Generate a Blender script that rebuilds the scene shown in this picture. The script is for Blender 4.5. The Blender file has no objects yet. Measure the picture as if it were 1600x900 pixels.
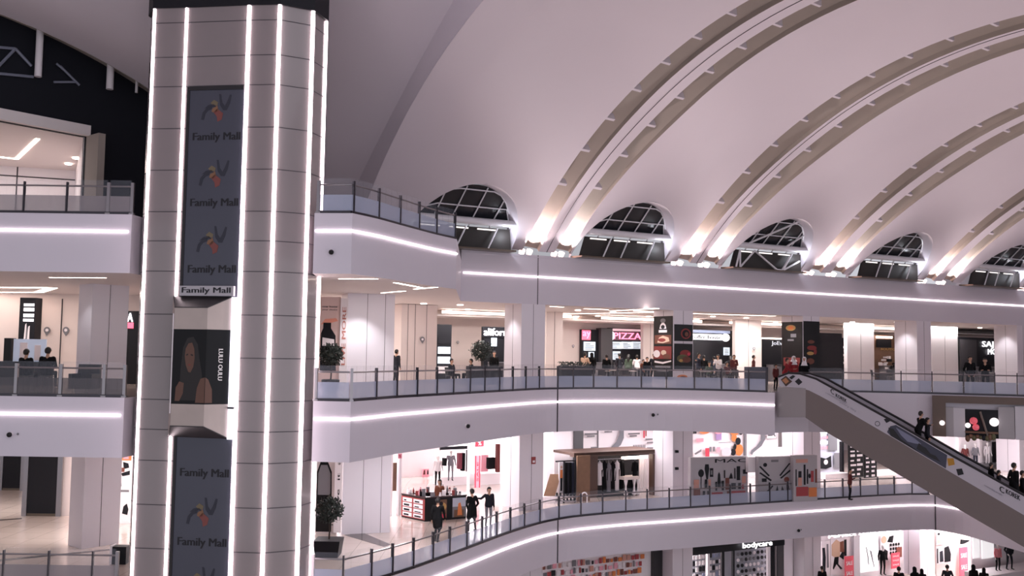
import bpy, bmesh, math, random
from math import sin, cos, pi, sqrt, radians, atan, atan2, hypot
from mathutils import Vector as V, Matrix
random.seed(7)
SC = bpy.context.scene
COL = SC.collection
# ------------------------------------------------------------------ camera
FPX, EYE = 1500.0, 13.85
PIT, ROL = atan(102/1500.0), radians(.84)
FW = V((0, cos(PIT), sin(PIT))); U0 = V((0, -sin(PIT), cos(PIT))); R0 = V((1, 0, 0))
RT = cos(ROL)*R0 + sin(ROL)*U0
UP = -sin(ROL)*R0 + cos(ROL)*U0
CAM = V((0, 0, EYE))
cd = bpy.data.cameras.new('camera'); cam = bpy.data.objects.new('camera', cd); COL.objects.link(cam)
cd.sensor_width = 36; cd.lens = 36*FPX/1600; cd.clip_end = 400; cd.clip_start = .1
m = Matrix.Identity(4)
for i in range(3):
    m[i][0], m[i][1], m[i][2], m[i][3] = RT[i], UP[i], -FW[i], CAM[i]
cam.matrix_world = m
SC.camera = cam
# measured points of the photograph turned into positions in the hall
def ray(px, py): return FW + (px-800)/FPX*RT - (py-450)/FPX*UP
def P(px, py, z):
    d = ray(px, py); return CAM + d*((z-EYE)/d.z)
def PV(px, py, pl):
    p0, n = pl
    d = ray(px, py); return CAM + d*(((p0[0])*n[0]+(p0[1])*n[1])/(d.x*n[0]+d.y*n[1]))
def at(px, Y, z):                       # point at height z and distance Y seen at column px
    p = V((0, Y, z))
    for _ in range(6):
        v = p-CAM; zc = v.dot(FW); sx = 800+FPX*v.dot(RT)/zc
        p.x += (px-sx)*zc/FPX
    return p
D_, C_, B_, A_ = 0.0, 6.1, 12.2, 18.3
u = V((.87419, .48558)); n = V((u[1], -u[0]))      # main hall axis, and across the hall
W0 = V((1.3, 48.4))
def SW(s, w, z): return V((W0.x+u.x*s+n.x*w, W0.y+u.y*s+n.y*w, z))
def plane_w(w): return ((W0.x+n.x*w, W0.y+n.y*w), (n.x, n.y))
def plane_y(Y): return ((0, Y), (0, -1))
# ------------------------------------------------------------------ materials
def lin(c): return tuple(((x/255)/12.92 if x/255 <= .04045 else ((x/255+.055)/1.055)**2.4) for x in c)
MATS = {}
def mat(name, rgb=(200, 200, 200), rough=.5, metal=0, emit=0, ecol=None, spec=.5, noise=0, nscale=3, coat=0, alpha=None):
    if name in MATS: return MATS[name]
    M = bpy.data.materials.new(name); M.use_nodes = True; MATS[name] = M
    nt = M.node_tree; b = nt.nodes['Principled BSDF']
    c = (*lin(rgb), 1)
    b.inputs['Base Color'].default_value = c
    b.inputs['Roughness'].default_value = rough; b.inputs['Metallic'].default_value = metal
    b.inputs['Specular IOR Level'].default_value = spec
    if coat: b.inputs['Coat Weight'].default_value = coat; b.inputs['Coat Roughness'].default_value = .05
    if emit:
        b.inputs['Emission Color'].default_value = (*lin(ecol or rgb), 1); b.inputs['Emission Strength'].default_value = emit
    if noise:
        tc = nt.nodes.new('ShaderNodeTexCoord'); nz = nt.nodes.new('ShaderNodeTexNoise'); nz.inputs['Scale'].default_value = nscale; nz.inputs['Detail'].default_value = 4
        mx = nt.nodes.new('ShaderNodeMix'); mx.data_type = 'RGBA'
        mx.inputs[6].default_value = (*[x*(1-noise) for x in c[:3]], 1); mx.inputs[7].default_value = (*[min(1, x*(1+noise)) for x in c[:3]], 1)
        nt.links.new(tc.outputs['Object'], nz.inputs['Vector']); nt.links.new(nz.outputs['Fac'], mx.inputs[0]); nt.links.new(mx.outputs[2], b.inputs['Base Color'])
    if alpha is not None:
        out = nt.nodes['Material Output']; tr = nt.nodes.new('ShaderNodeBsdfTransparent'); ms = nt.nodes.new('ShaderNodeMixShader')
        ms.inputs[0].default_value = alpha; nt.links.new(tr.outputs[0], ms.inputs[1]); nt.links.new(b.outputs[0], ms.inputs[2]); nt.links.new(ms.outputs[0], out.inputs[0])
    return M
plaster = mat('plaster', (214, 206, 214), .75, noise=.03, nscale=.25)
fascia_m = mat('fascia_paint', (208, 202, 212), .45, noise=.03, nscale=.4)
recess_shade_m = mat('recess_shade', (156, 146, 138), .7, noise=.06, nscale=1)  # plaster darkened and browned: shade of the rib slots put into the colour
soffit_m = mat('soffit_paint', (226, 217, 216), .7)
column_m = mat('column_panel', (222, 216, 224), .3, noise=.02, nscale=.6)
beige_m = mat('beige_wall', (222, 208, 204), .6, noise=.03, nscale=.7)
white_m = mat('white_paint', (232, 226, 230), .5)
dark_m = mat('dark_panel', (26, 26, 32), .5, spec=.25)
navy_m = mat('navy_wall', (24, 26, 34), .7, spec=.2)
black_m = mat('black_gloss', (14, 14, 17), .35, spec=.3)
steel_m = mat('steel', (150, 146, 150), .28, .9)
dsteel_m = mat('dark_steel', (72, 70, 76), .35, .8)
seam_m = mat('seam', (60, 56, 62), .8)
glow_m = mat('strip_glow', (255, 242, 246), .5, emit=4.5, ecol=(255, 236, 240))
strip_m = mat('shaft_glow', (255, 242, 246), .5, emit=8, ecol=(255, 232, 238))
lamp_m = mat('lamp_glow', (255, 236, 226), .5, emit=9, ecol=(255, 232, 218))
cove_m = mat('cove_glow', (255, 236, 226), .5, emit=5, ecol=(255, 232, 218))
clear_m = mat('clear_glass', (190, 198, 212), .05, alpha=.055)
frost_m = mat('frosted_glass', (182, 190, 212), .35, alpha=.54)
smoke_m = mat('smoky_glass', (92, 90, 96), .3, alpha=.62)
greyfrost_m = mat('grey_frosted_glass', (150, 144, 150), .35, alpha=.6)
def tile_material():
    M = mat('floor_tile', (206, 190, 182), .14, coat=.3)
    nt = M.node_tree; b = nt.nodes['Principled BSDF']
    tc = nt.nodes.new('ShaderNodeTexCoord'); br = nt.nodes.new('ShaderNodeTexBrick'); br.offset = 0
    br.inputs['Scale'].default_value = 1; br.inputs['Brick Width'].default_value = 1.2; br.inputs['Row Height'].default_value = 1.2
    br.inputs['Mortar Size'].default_value = .008
    br.inputs['Color1'].default_value = (*lin((206, 190, 182)), 1); br.inputs['Color2'].default_value = (*lin((198, 182, 175)), 1); br.inputs['Mortar'].default_value = (*lin((150, 138, 134)), 1)
    nt.links.new(tc.outputs['Object'], br.inputs['Vector']); nt.links.new(br.outputs['Color'], b.inputs['Base Color'])
    return M
tile_m = tile_material()
# ------------------------------------------------------------------ mesh helper
class MB:
    def __init__(s): s.v = []; s.f = []; s.m = []; s.mats = []; s.sm = []
    def mi(s, M):
        if M is None: return 0
        if M not in s.mats: s.mats.append(M)
        return s.mats.index(M)
    def add(s, vs, fs, M=None, smooth=False):
        o = len(s.v); k = s.mi(M); s.v += [V(x) for x in vs]
        for f in fs: s.f.append([o+i for i in f]); s.m.append(k); s.sm.append(smooth)
    def hexa(s, b, t, M=None):
        k = len(b); s.add(list(b)+list(t), [list(range(k))[::-1], list(range(k, 2*k))]+[[i, (i+1) % k, k+(i+1) % k, k+i] for i in range(k)], M)
    def box(s, lo, hi, M=None):
        x0, y0, z0 = lo; x1, y1, z1 = hi
        s.hexa([(x0, y0, z0), (x1, y0, z0), (x1, y1, z0), (x0, y1, z0)], [(x0, y0, z1), (x1, y0, z1), (x1, y1, z1), (x0, y1, z1)], M)
    def obox(s, c, ax, ay, az, M=None):          # centre and three half-vectors
        c, ax, ay, az = V(c), V(ax), V(ay), V(az)
        s.hexa([c-ax-ay-az, c+ax-ay-az, c+ax+ay-az, c-ax+ay-az], [c-ax-ay+az, c+ax-ay+az, c+ax+ay+az, c-ax+ay+az], M)
    def prism(s, poly, d, M=None):               # polygon of 3D points pushed along d
        d = V(d); s.hexa([V(p) for p in poly], [V(p)+d for p in poly], M)
    def slab(s, xy, z0, z1, M=None, Mt=None, Mb=None):
        k = len(xy); vs = [(p[0], p[1], z0) for p in xy]+[(p[0], p[1], z1) for p in xy]
        s.add(vs, [[i, (i+1) % k, k+(i+1) % k, k+i] for i in range(k)], M)
        s.add(vs[k:], [list(range(k))], Mt or M); s.add(vs[:k], [list(range(k))[::-1]], Mb or M)
    def tube(s, pts, r, seg=8, M=None, closed=False, caps=True):
        pts = [V(p) for p in pts]; N = len(pts); vs = []; rr = r if isinstance(r, (list, tuple)) else [r]*N
        for i, p in enumerate(pts):
            a = pts[(i-1) % N] if (i or closed) else p; b = pts[(i+1) % N] if (i < N-1 or closed) else p
            t = (b-a).normalized(); h = V((0, 0, 1)) if abs(t.z) < .9 else V((1, 0, 0))
            x = t.cross(h).normalized(); y = x.cross(t).normalized()
            vs += [p+(x*cos(2*pi*k/seg)+y*sin(2*pi*k/seg))*rr[i] for k in range(seg)]
        fs = []
        for i in range(N if closed else N-1):
            j = (i+1) % N
            fs += [[i*seg+k, i*seg+(k+1) % seg, j*seg+(k+1) % seg, j*seg+k] for k in range(seg)]
        s.add(vs, fs, M, True)
        if caps and not closed: s.add(vs[:seg], [list(range(seg))[::-1]], M); s.add(vs[-seg:], [list(range(seg))], M)
    def lathe(s, prof, c=(0, 0, 0), seg=16, M=None):
        c = V(c); vs = []
        for r, z in prof: vs += [c+V((r*cos(2*pi*k/seg), r*sin(2*pi*k/seg), z)) for k in range(seg)]
        fs = [[i*seg+k, i*seg+(k+1) % seg, (i+1)*seg+(k+1) % seg, (i+1)*seg+k] for i in range(len(prof)-1) for k in range(seg)]
        s.add(vs, fs, M, True)
        s.add(vs[:seg], [list(range(seg))[::-1]], M); s.add(vs[-seg:], [list(range(seg))], M)
    def ball(s, c, r, seg=12, rings=8, M=None):
        c = V(c); r = V(r) if hasattr(r, '__len__') else V((r, r, r)); vs = []; fs = []
        for i in range(rings+1):
            a = pi*i/rings
            vs += [c+V((r.x*sin(a)*cos(2*pi*k/seg), r.y*sin(a)*sin(2*pi*k/seg), r.z*cos(a))) for k in range(seg)]
        for i in range(rings): fs += [[i*seg+k, (i+1)*seg+k, (i+1)*seg+(k+1) % seg, i*seg+(k+1) % seg] for k in range(seg)]
        s.add(vs, fs, M, True)
    def build(s, name, M=None, parent=None, loc=None, **kw):
        root = parent
        while root is not None and root.parent is not None: root = root.parent
        if loc is None:
            if root is not None: loc = LOC[root.name]
            else:
                xs = [p.x for p in s.v]; ys = [p.y for p in s.v]; zs = [p.z for p in s.v]
                loc = V(((min(xs)+max(xs))/2, (min(ys)+max(ys))/2, min(zs)))
        loc = V(loc)
        me = bpy.data.meshes.new(name); me.from_pydata([p-loc for p in s.v], [], s.f)
        ml = s.mats or [M]
        for x in ml: me.materials.append(x or M)
        for i, p in enumerate(me.polygons): p.material_index = s.m[i]; p.use_smooth = s.sm[i]
        bm = bmesh.new(); bm.from_mesh(me); bmesh.ops.remove_doubles(bm, verts=bm.verts, dist=1e-5); bmesh.ops.recalc_face_normals(bm, faces=bm.faces); bm.to_mesh(me); bm.free()
        if any(s.sm):
            try: me.set_sharp_from_angle(angle=radians(40))
            except Exception: pass
        o = bpy.data.objects.new(name, me); COL.objects.link(o)
        if parent is not None: o.parent = parent
        else: o.location = loc; LOC[o.name] = loc
        for k, v in kw.items(): o[k] = v
        return o
LOC = {}
def tag(o, label, cat, group=None, kind=None):
    o['label'] = label; o['category'] = cat
    if group: o['group'] = group
    if kind: o['kind'] = kind
    return o
def thing(name, loc, label, cat, group=None):
    o = bpy.data.objects.new(name, None); COL.objects.link(o); o.location = V(loc); o.empty_display_size = .2; LOC[o.name] = V(loc)
    return tag(o, label, cat, group)
def struct(mb, name, M, label, cat):
    o = mb.build(name, M); return tag(o, label, cat, None, 'structure')
def prect(x0, y0, x1, y1, pl):              # upright rectangle on plane pl from its measured outline: corner points bl, br, tr, tl
    xm, ym = (x0+x1)/2, (y0+y1)/2
    a = PV(x0, ym, pl); b = PV(x1, ym, pl); zt = PV(xm, y0, pl).z; zb = PV(xm, y1, pl).z
    return [V((a.x, a.y, zb)), V((b.x, b.y, zb)), V((b.x, b.y, zt)), V((a.x, a.y, zt))]
def pbox(mb, x0, y0, x1, y1, pl, t=.05, off=0, M=None, z0=None, z1=None):
    q = prect(x0, y0, x1, y1, pl); nn = V((pl[1][0], pl[1][1], 0)).normalized()
    if z0 is not None: q[0].z = q[1].z = z0
    if z1 is not None: q[2].z = q[3].z = z1
    q = [p+nn*off for p in q]
    mb.prism(q, -nn*t, M); return q
BOLD = 0
def text_mesh(mb, body, q, M, depth=.02, fit=1.0, out=.01, mirror=False):
    """lettering filling the rectangle q (bl, br, tr, tl)"""
    fc = bpy.data.curves.new('t', 'FONT'); fc.body = body; fc.extrude = 0; fc.offset = BOLD; fc.resolution_u = 2
    fo = bpy.data.objects.new('t', fc); COL.objects.link(fo)
    dg = bpy.context.evaluated_depsgraph_get(); dg.update(); me = bpy.data.meshes.new_from_object(fo.evaluated_get(dg))
    vs = [v.co.copy() for v in me.vertices]; fs = [list(p.vertices) for p in me.polygons]
    bpy.data.objects.remove(fo); bpy.data.curves.remove(fc); bpy.data.meshes.remove(me)
    if not vs: return
    x0, x1 = min(v.x for v in vs), max(v.x for v in vs); y0, y1 = min(v.y for v in vs), max(v.y for v in vs)
    ex, ey = q[1]-q[0], q[3]-q[0]; nn = ex.cross(ey).normalized()
    f = lambda v: q[0]+ex*(((x1-v.x) if mirror else (v.x-x0))/max(x1-x0, 1e-6)*fit+(1-fit)/2)+ey*((v.y-y0)/max(y1-y0, 1e-6)*fit+(1-fit)/2)+nn*out
    dx = ex.normalized()*(ey.length*.045*(.8 if mirror else 1))
    for sgn in (-1, 1): mb.add([f(v)+nn*(depth-.0008)+dx*sgn for v in vs], fs, M)
    front = [f(v)+nn*depth for v in vs]
    mb.add(front, fs, M)
    cnt = {}
    for fc_ in fs:
        for i in range(len(fc_)):
            e = (fc_[i], fc_[(i+1) % len(fc_)]); cnt[e] = 1
    sides = [e for e in cnt if (e[1], e[0]) not in cnt]
    bk = [f(v) for v in vs]
    k = len(vs); mb.add(front+bk, [[a, b, k+b, k+a] for a, b in sides], M)
def sub(q, fx0, fy0, fx1, fy1):                     # fractional sub-rectangle (fy from bottom)
    g = lambda a, b: q[0]+(q[1]-q[0])*a+(q[3]-q[0])*b
    return [g(fx0, fy0), g(fx1, fy0), g(fx1, fy1), g(fx0, fy1)]
def shape(mb, q, pts, M, depth=.01, out=.005):       # flat cut-out shape in fractional coordinates of q
    ex, ey = q[1]-q[0], q[3]-q[0]; nn = ex.cross(ey).normalized()
    poly = [q[0]+ex*a+ey*b+nn*out for a, b in pts]
    mb.prism(poly, nn*depth, M)
def disc(q, cx, cy, rx, ry, k=16): return [(cx+rx*cos(2*pi*i/k), cy+ry*sin(2*pi*i/k)) for i in range(k)]
def smooth_line(pts, sub_=4):
    out = []; N = len(pts); P_ = [V(p) for p in pts]
    for i in range(N-1):
        a, b, c, d = P_[max(i-1, 0)], P_[i], P_[i+1], P_[min(i+2, N-1)]
        for k in range(sub_):
            t = k/sub_; out.append(.5*((2*b)+(c-a)*t+(2*a-5*b+4*c-d)*t*t+(3*b-a-3*c+d)*t**3))
    out.append(P_[-1]); return out
# ------------------------------------------------------------------ gallery slabs
A_R = smooth_line([V(p) for p in [(-5.2, 30.85), (-4.55, 32.1), (-4.0, 33.5), (-3.4, 35), (-2.9, 36.2), (-2.2, 37.6)]])
B_R = smooth_line([V(p) for p in [(-5.2, 31.5), (-4.6, 32.9), (-4.0, 34.4), (-2.9, 36.4), (-1.6, 38.9), (-.1, 41.7), (1.15, 43.9), (2.2, 45.1), (4, 46.1), (7.5, 46.6), (9.9, 46.1), (12.3, 44.9)]])
C_R = smooth_line([V(p) for p in [(-5.3, 31.8), (-4.4, 33.2), (-3.4, 34.9), (-2.2, 37.3), (-1.1, 39.6), (0, 41.9), (1.3, 44.2), (2.3, 45.5), (3.4, 46.5), (5.7, 47.9), (8.1, 49), (11.5, 50.6), (13.9, 51.7), (17.3, 53.3), (20.7, 54.8), (23, 55.6)]])
C_R += smooth_line([V(p) for p in [(24.4, 55.7), (25.3, 54.2), (25.9, 51.2), (27, 46), (28.5, 40)]])
LFT = [V((-30, 31.9)), V((-12.75, 31.9)), V((-12.6, 33.4)), V((-6.7, 33.4))]
def edge(fr, line): return LFT + [V((-6.45, fr))] + line
FH = 1.97
ea, eb, ec = edge(30.95, A_R), edge(31.6, B_R), edge(31.9, C_R)
mb = MB()
BK = [V((46, 95)), V((-60, 95)), V((-60, 31.9))]
pa = ea+[SW(-4.32, 0, 0).xy]+[SW(55, 0, 0).xy]+[V((46, 95)), V((-60, 95)), V((-60, 31.9))]
mb.slab([p[:2] for p in pa], A_-FH, A_, fascia_m, tile_m, soffit_m)
struct(mb, 'floor', fascia_m, 'top gallery floor slab with pale fascia edge and lit soffit', 'floor')
mb = MB()
BX = [V((12.45, 46.3)), V((14.6, 47.3)), V((17, 46.9)), V((19.5, 46.3)), V((23.4, 44.6)), V((28, 42.5)), V((40, 38)), V((60, 60))]
pb = eb+BX+[V((60, 95)), V((-60, 95)), V((-60, 31.9))]
mb.slab([p[:2] for p in pb], B_-FH, B_, fascia_m, tile_m, soffit_m)
struct(mb, 'floor', fascia_m, 'middle gallery floor slab with curved pale fascia', 'floor')
mb = MB()
pc = ec+[V((60, 40)), V((60, 95)), V((-60, 95)), V((-60, 31.9))]
mb.slab([p[:2] for p in pc], C_-FH, C_, fascia_m, tile_m, soffit_m)
struct(mb, 'floor', fascia_m, 'lower gallery floor slab with sweeping curved pale fascia', 'floor')
mb = MB(); mb.slab([(-60, -6), (75, -6), (75, 95), (-60, 95)], -.3, 0, tile_m)
struct(mb, 'floor', tile_m, 'polished ground floor of the atrium far below', 'floor')
# parapet wall that carries the vault
mb = MB()
mb.hexa([SW(-4.32, -1.6, A_), SW(55, -1.6, A_), SW(55, 0, A_), SW(-4.32, 0, A_)], [SW(-4.32, -1.6, A_+.52), SW(55, -1.6, A_+.52), SW(55, 0, A_+.52), SW(-4.32, 0, A_+.52)], fascia_m)
mb.hexa([SW(-4.32, -1.6, A_+.4), SW(55, -1.6, A_+.4), SW(55, .03, A_+.4), SW(-4.32, .03, A_+.4)], [SW(-4.32, -1.6, A_+.44), SW(55, -1.6, A_+.44), SW(55, .03, A_+.44), SW(-4.32, .03, A_+.44)], fascia_m)
struct(mb, 'trim_1', fascia_m, 'long pale parapet under the vault windows', 'parapet')
# seams between fascia lengths
k = 0
def seam(p, nn, z0, z1, r=.02):
    mb = MB(); t = V((nn[1], -nn[0], 0)).normalized(); nv = V((nn[0], nn[1], 0)).normalized()
    mb.obox((p[0], p[1], (z0+z1)/2), t*r, nv*.012, V((0, 0, (z1-z0)/2)), seam_m); return mb
struct(seam(SW(0, 0, 0), (n.x, n.y), A_-FH, A_+.52), 'trim_2', seam_m, 'dark vertical expansion joint in the top fascia above the nearest column', 'joint')
def near(line, px):
    return min(line, key=lambda p: abs(800+FPX*(V((p[0], p[1], B_))-CAM).dot(RT)/(V((p[0], p[1], B_))-CAM).dot(FW)-px))
pb1 = near(B_R, 872); struct(seam((pb1.x+.005, pb1.y-.01), (.55, -.83), B_-FH, B_, .03), 'trim_3', seam_m, 'dark expansion joint in the middle fascia', 'joint')
pc1 = near(C_R, 874); struct(seam((pc1.x+.005, pc1.y-.01), (.6, -.8), C_-FH, C_, .03), 'trim_4', seam_m, 'dark expansion joint in the lower curved fascia', 'joint')
# light strips let into the fascias
def strip(pts, z, label, off=.02):
    N = len(pts); P3 = []
    for i, p in enumerate(pts):
        a = pts[max(i-1, 0)]; b = pts[min(i+1, N-1)]; t = (b-a).normalized(); P3.append(V((p.x+t.y*off, p.y-t.x*off, z)))
    mb = MB()
    vs = []
    for i, p in enumerate(P3):
        a = P3[max(i-1, 0)]; b = P3[min(i+1, N-1)]; t = (b-a).normalized(); o = V((t.y, -t.x, 0))
        vs += [p-o*.05-V((0, 0, .038)), p+o*.03-V((0, 0, .034)), p+o*.03+V((0, 0, .034)), p-o*.05+V((0, 0, .038))]
    mb.add(vs, [[i*4+k, i*4+(k+1) % 4, (i+1)*4+(k+1) % 4, (i+1)*4+k] for i in range(N-1) for k in range(4)]+[[3, 2, 1, 0], [len(vs)-4, len(vs)-3, len(vs)-2, len(vs)-1]], glow_m)
    tag(mb.build('light_strip', glow_m), label, 'light strip', 'light strips along the gallery edges')
ZS = .58
strip([V((-29.5, 31.9)), V((-12.85, 31.9))], A_-ZS, 'glowing white strip on the top gallery edge to the left of the tower')
strip([V((-29.5, 31.9)), V((-12.85, 31.9))], B_-ZS, 'glowing white strip on the middle gallery edge to the left of the tower')
strip([V((-6.4, 30.95)), V((-5.2, 30.85))]+A_R[1:], A_-ZS, 'glowing white strip on the bent top gallery edge right of the tower')
strip([SW(-4.2, 0, 0).xy, SW(53.8, 0, 0).xy], A_-ZS, 'longest glowing white strip, straight along the fascia under the vault')
strip([V((-6.4, 31.6)), V((-5.2, 31.5))]+B_R[1:], B_-ZS, 'glowing white strip on the curved middle gallery edge above the kiosk')
strip([V((-6.4, 31.9)), V((-5.3, 31.8))]+C_R[1:69], C_-ZS, 'glowing white strip on the sweeping lower gallery edge')
# ------------------------------------------------------------------ main vault
RV = 25.96
def VZ(w): return A_-17.5+sqrt(max(RV*RV-(18.5-w)**2, 0))
def wn(w):                                        # outward normal of the vault in (w, z)
    a = V((w-18.5, VZ(w)-(A_-17.5))); a.normalize(); return a
def vp(s, w, off=0.0):                            # point on the vault, off = height above (+) or below (-) the shell
    q = wn(w); return SW(s, w+q.x*off, VZ(w)+q.y*off)
RIB = [-.92, 8.85, 19.0, 29.35, 40.0, 50.6]
def sm(t): t = max(0, min(1, t)); return t*t*(3-2*t)
WS = [.0, .5, 1, 1.5, 2, 2.5, 3.0]+[3.6+.85*i for i in range(40)]
WS = [w for w in WS if w <= 37.0]
vault = MB()
def strip_surf(f, ss, ws, M):
    vs = [f(a, b) for b in ws for a in ss]; K = len(ss)
    vault.add(vs, [[i*K+j, i*K+j+1, (i+1)*K+j+1, (i+1)*K+j] for i in range(len(ws)-1) for j in range(K-1)], M, True)
WIN = []
def lun(s, c, hw=3.0, top=2.95):                  # lunette outline: lowest w of the shell at s
    x = (s-c)/hw
    return top*(1-abs(x)**1.9)**.56 if abs(x) < 1 else 0
RW = [(.95, 1.88, 2.82, .2, .42, .68)]+[(.95, 1.78, 2.85, .55, .5, .95)]*5
Lf = lambda w: -9.8
for k, r in enumerate(RIB):
    c = r-3.62 if k == 0 else r-3.85
    WIN.append(c)
    F0 = sorted(set([i/10 for i in range(11)]+[((c+3.0*cos(pi*i/22))-Lf(0))/(r-Lf(0)) for i in range(23)]))
    F0 = [f for f in F0 if 0 <= f <= 1]
    lo = 3.2; rows = [0, .2, .4, .6, .8, 1]
    K = len(F0); vs = []
    for t in rows:
        for f in F0:
            a = Lf(0)+(r-Lf(0))*f; w0 = lun(a, c); w = w0+(lo-w0)*t; a_ = Lf(w)+(r-Lf(w))*f
            vs.append(vp(a+(a_-a)*t, w))
    for f in F0: vs.append(vp(Lf(3.2)+(r-Lf(3.2))*f, 3.2))
    top = [w for w in WS if w > 3.4]
    for w in top: vs += [vp(Lf(w)+(r-Lf(w))*f, w) for f in F0]
    R_n = len(rows)+1+len(top)
    vault.add(vs, [[i*K+j, i*K+j+1, (i+1)*K+j+1, (i+1)*K+j] for i in range(R_n-1) if i != len(rows)-1 for j in range(K-1)], plaster, True)
    rs = [c+3.0*cos(pi-pi*i/40) for i in range(41)]
    e0 = [vp(a, lun(a, c)) for a in rs]
    e1 = [SW(c+(a-c)*.93, lun(a, c)*.9-.62, VZ(lun(a, c))+.12) for a in rs]
    for i in range(41):
        if lun(rs[i], c) < 1e-6: e1[i].z = A_+.5
    vault.add(e0+e1, [[i, i+1, 41+i+1, 41+i] for i in range(40)], plaster, True)
    qa, qb, qc, da, db, dc = RW[k]
    a1 = lambda w, r=r: r+qa+da*sm(w/9); b1 = lambda w, r=r: r+qb+db*sm(w/9); c1 = lambda w, r=r: r+qc+dc*sm(w/9)
    dp = lambda w: .42+.25*sm(w/6)
    L = [(lambda w: (r, 0)), (lambda w: (r, dp(w))), (lambda w: (a1(w), .22)), (lambda w: (a1(w), 0)), (lambda w: (b1(w), 0)), (lambda w: (b1(w), dp(w))), (lambda w: (c1(w), .22)), (lambda w: (c1(w), 0))]
    for i in range(len(L)-1):
        Mx = plaster if i == 3 else recess_shade_m
        vs = []
        for w in WS:
            p, q = L[i](w), L[i+1](w); vs += [vp(p[0], w, p[1]), vp(q[0], w, q[1])]
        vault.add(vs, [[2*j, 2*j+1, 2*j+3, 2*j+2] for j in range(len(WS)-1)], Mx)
    Lf = (lambda w, c1=c1, qc=qc, dc=dc, r=r: r+qc+dc*sm(w/9))
# lip of the shell at its open end
lipw = [.0]+WS[1:]
vs = []
for w in lipw: vs += [vp(-9.8, w), vp(-9.8, w, .6), vp(-9.8, w, 4.5)]
vault.add(vs, [[3*j+i, 3*j+i+1, 3*j+i+4, 3*j+i+3] for j in range(len(lipw)-1) for i in range(2)], plaster)
# faint raised border along the open end
vs = []
for w in lipw: vs += [vp(-9.8, w, -.02), vp(-8.0+.25*sm(w/12), w, -.07), vp(-7.97+.25*sm(w/12), w, .0)]
vault.add(vs, [[3*j+i, 3*j+i+1, 3*j+i+4, 3*j+i+3] for j in range(len(lipw)-1) for i in range(2)], plaster)
vo = struct(vault, 'ceiling', plaster, 'huge white barrel vault with paired recessed ribs over the atrium', 'ceiling')
# small bracket fins across the ribs
for k, r in enumerate(RIB[:5]):
    for sd in range(2):
        w = 3.3
        while w < 22:
            qa, qb, qc, da, db, dc = RW[k]; a = r if sd == 0 else r+qb+db*sm(w/9); b = a+.45; mb = MB(); w2 = w+.12
            q = [vp(a, w, .02), vp(b, w, -.02), vp(b, w2, -.02), vp(a, w2, .02)]; t = [vp(a, w, .42), vp(b, w, .32), vp(b, w2, .32), vp(a, w2, .42)]
            mb.hexa(q, t, plaster); o = mb.build('bracket', plaster, vo, loc=LOC[vo.name]); w += 1.95
# seam line down each middle band
for k, r in enumerate(RIB[:2]):
    mb = MB(); pts = [vp(r+1.42+.3*sm(w/9), w, -.005) for w in WS[:34]]
    mb.tube(pts, .018, 5, seam_m); mb.build('seam', seam_m, vo, loc=LOC[vo.name])
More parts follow.
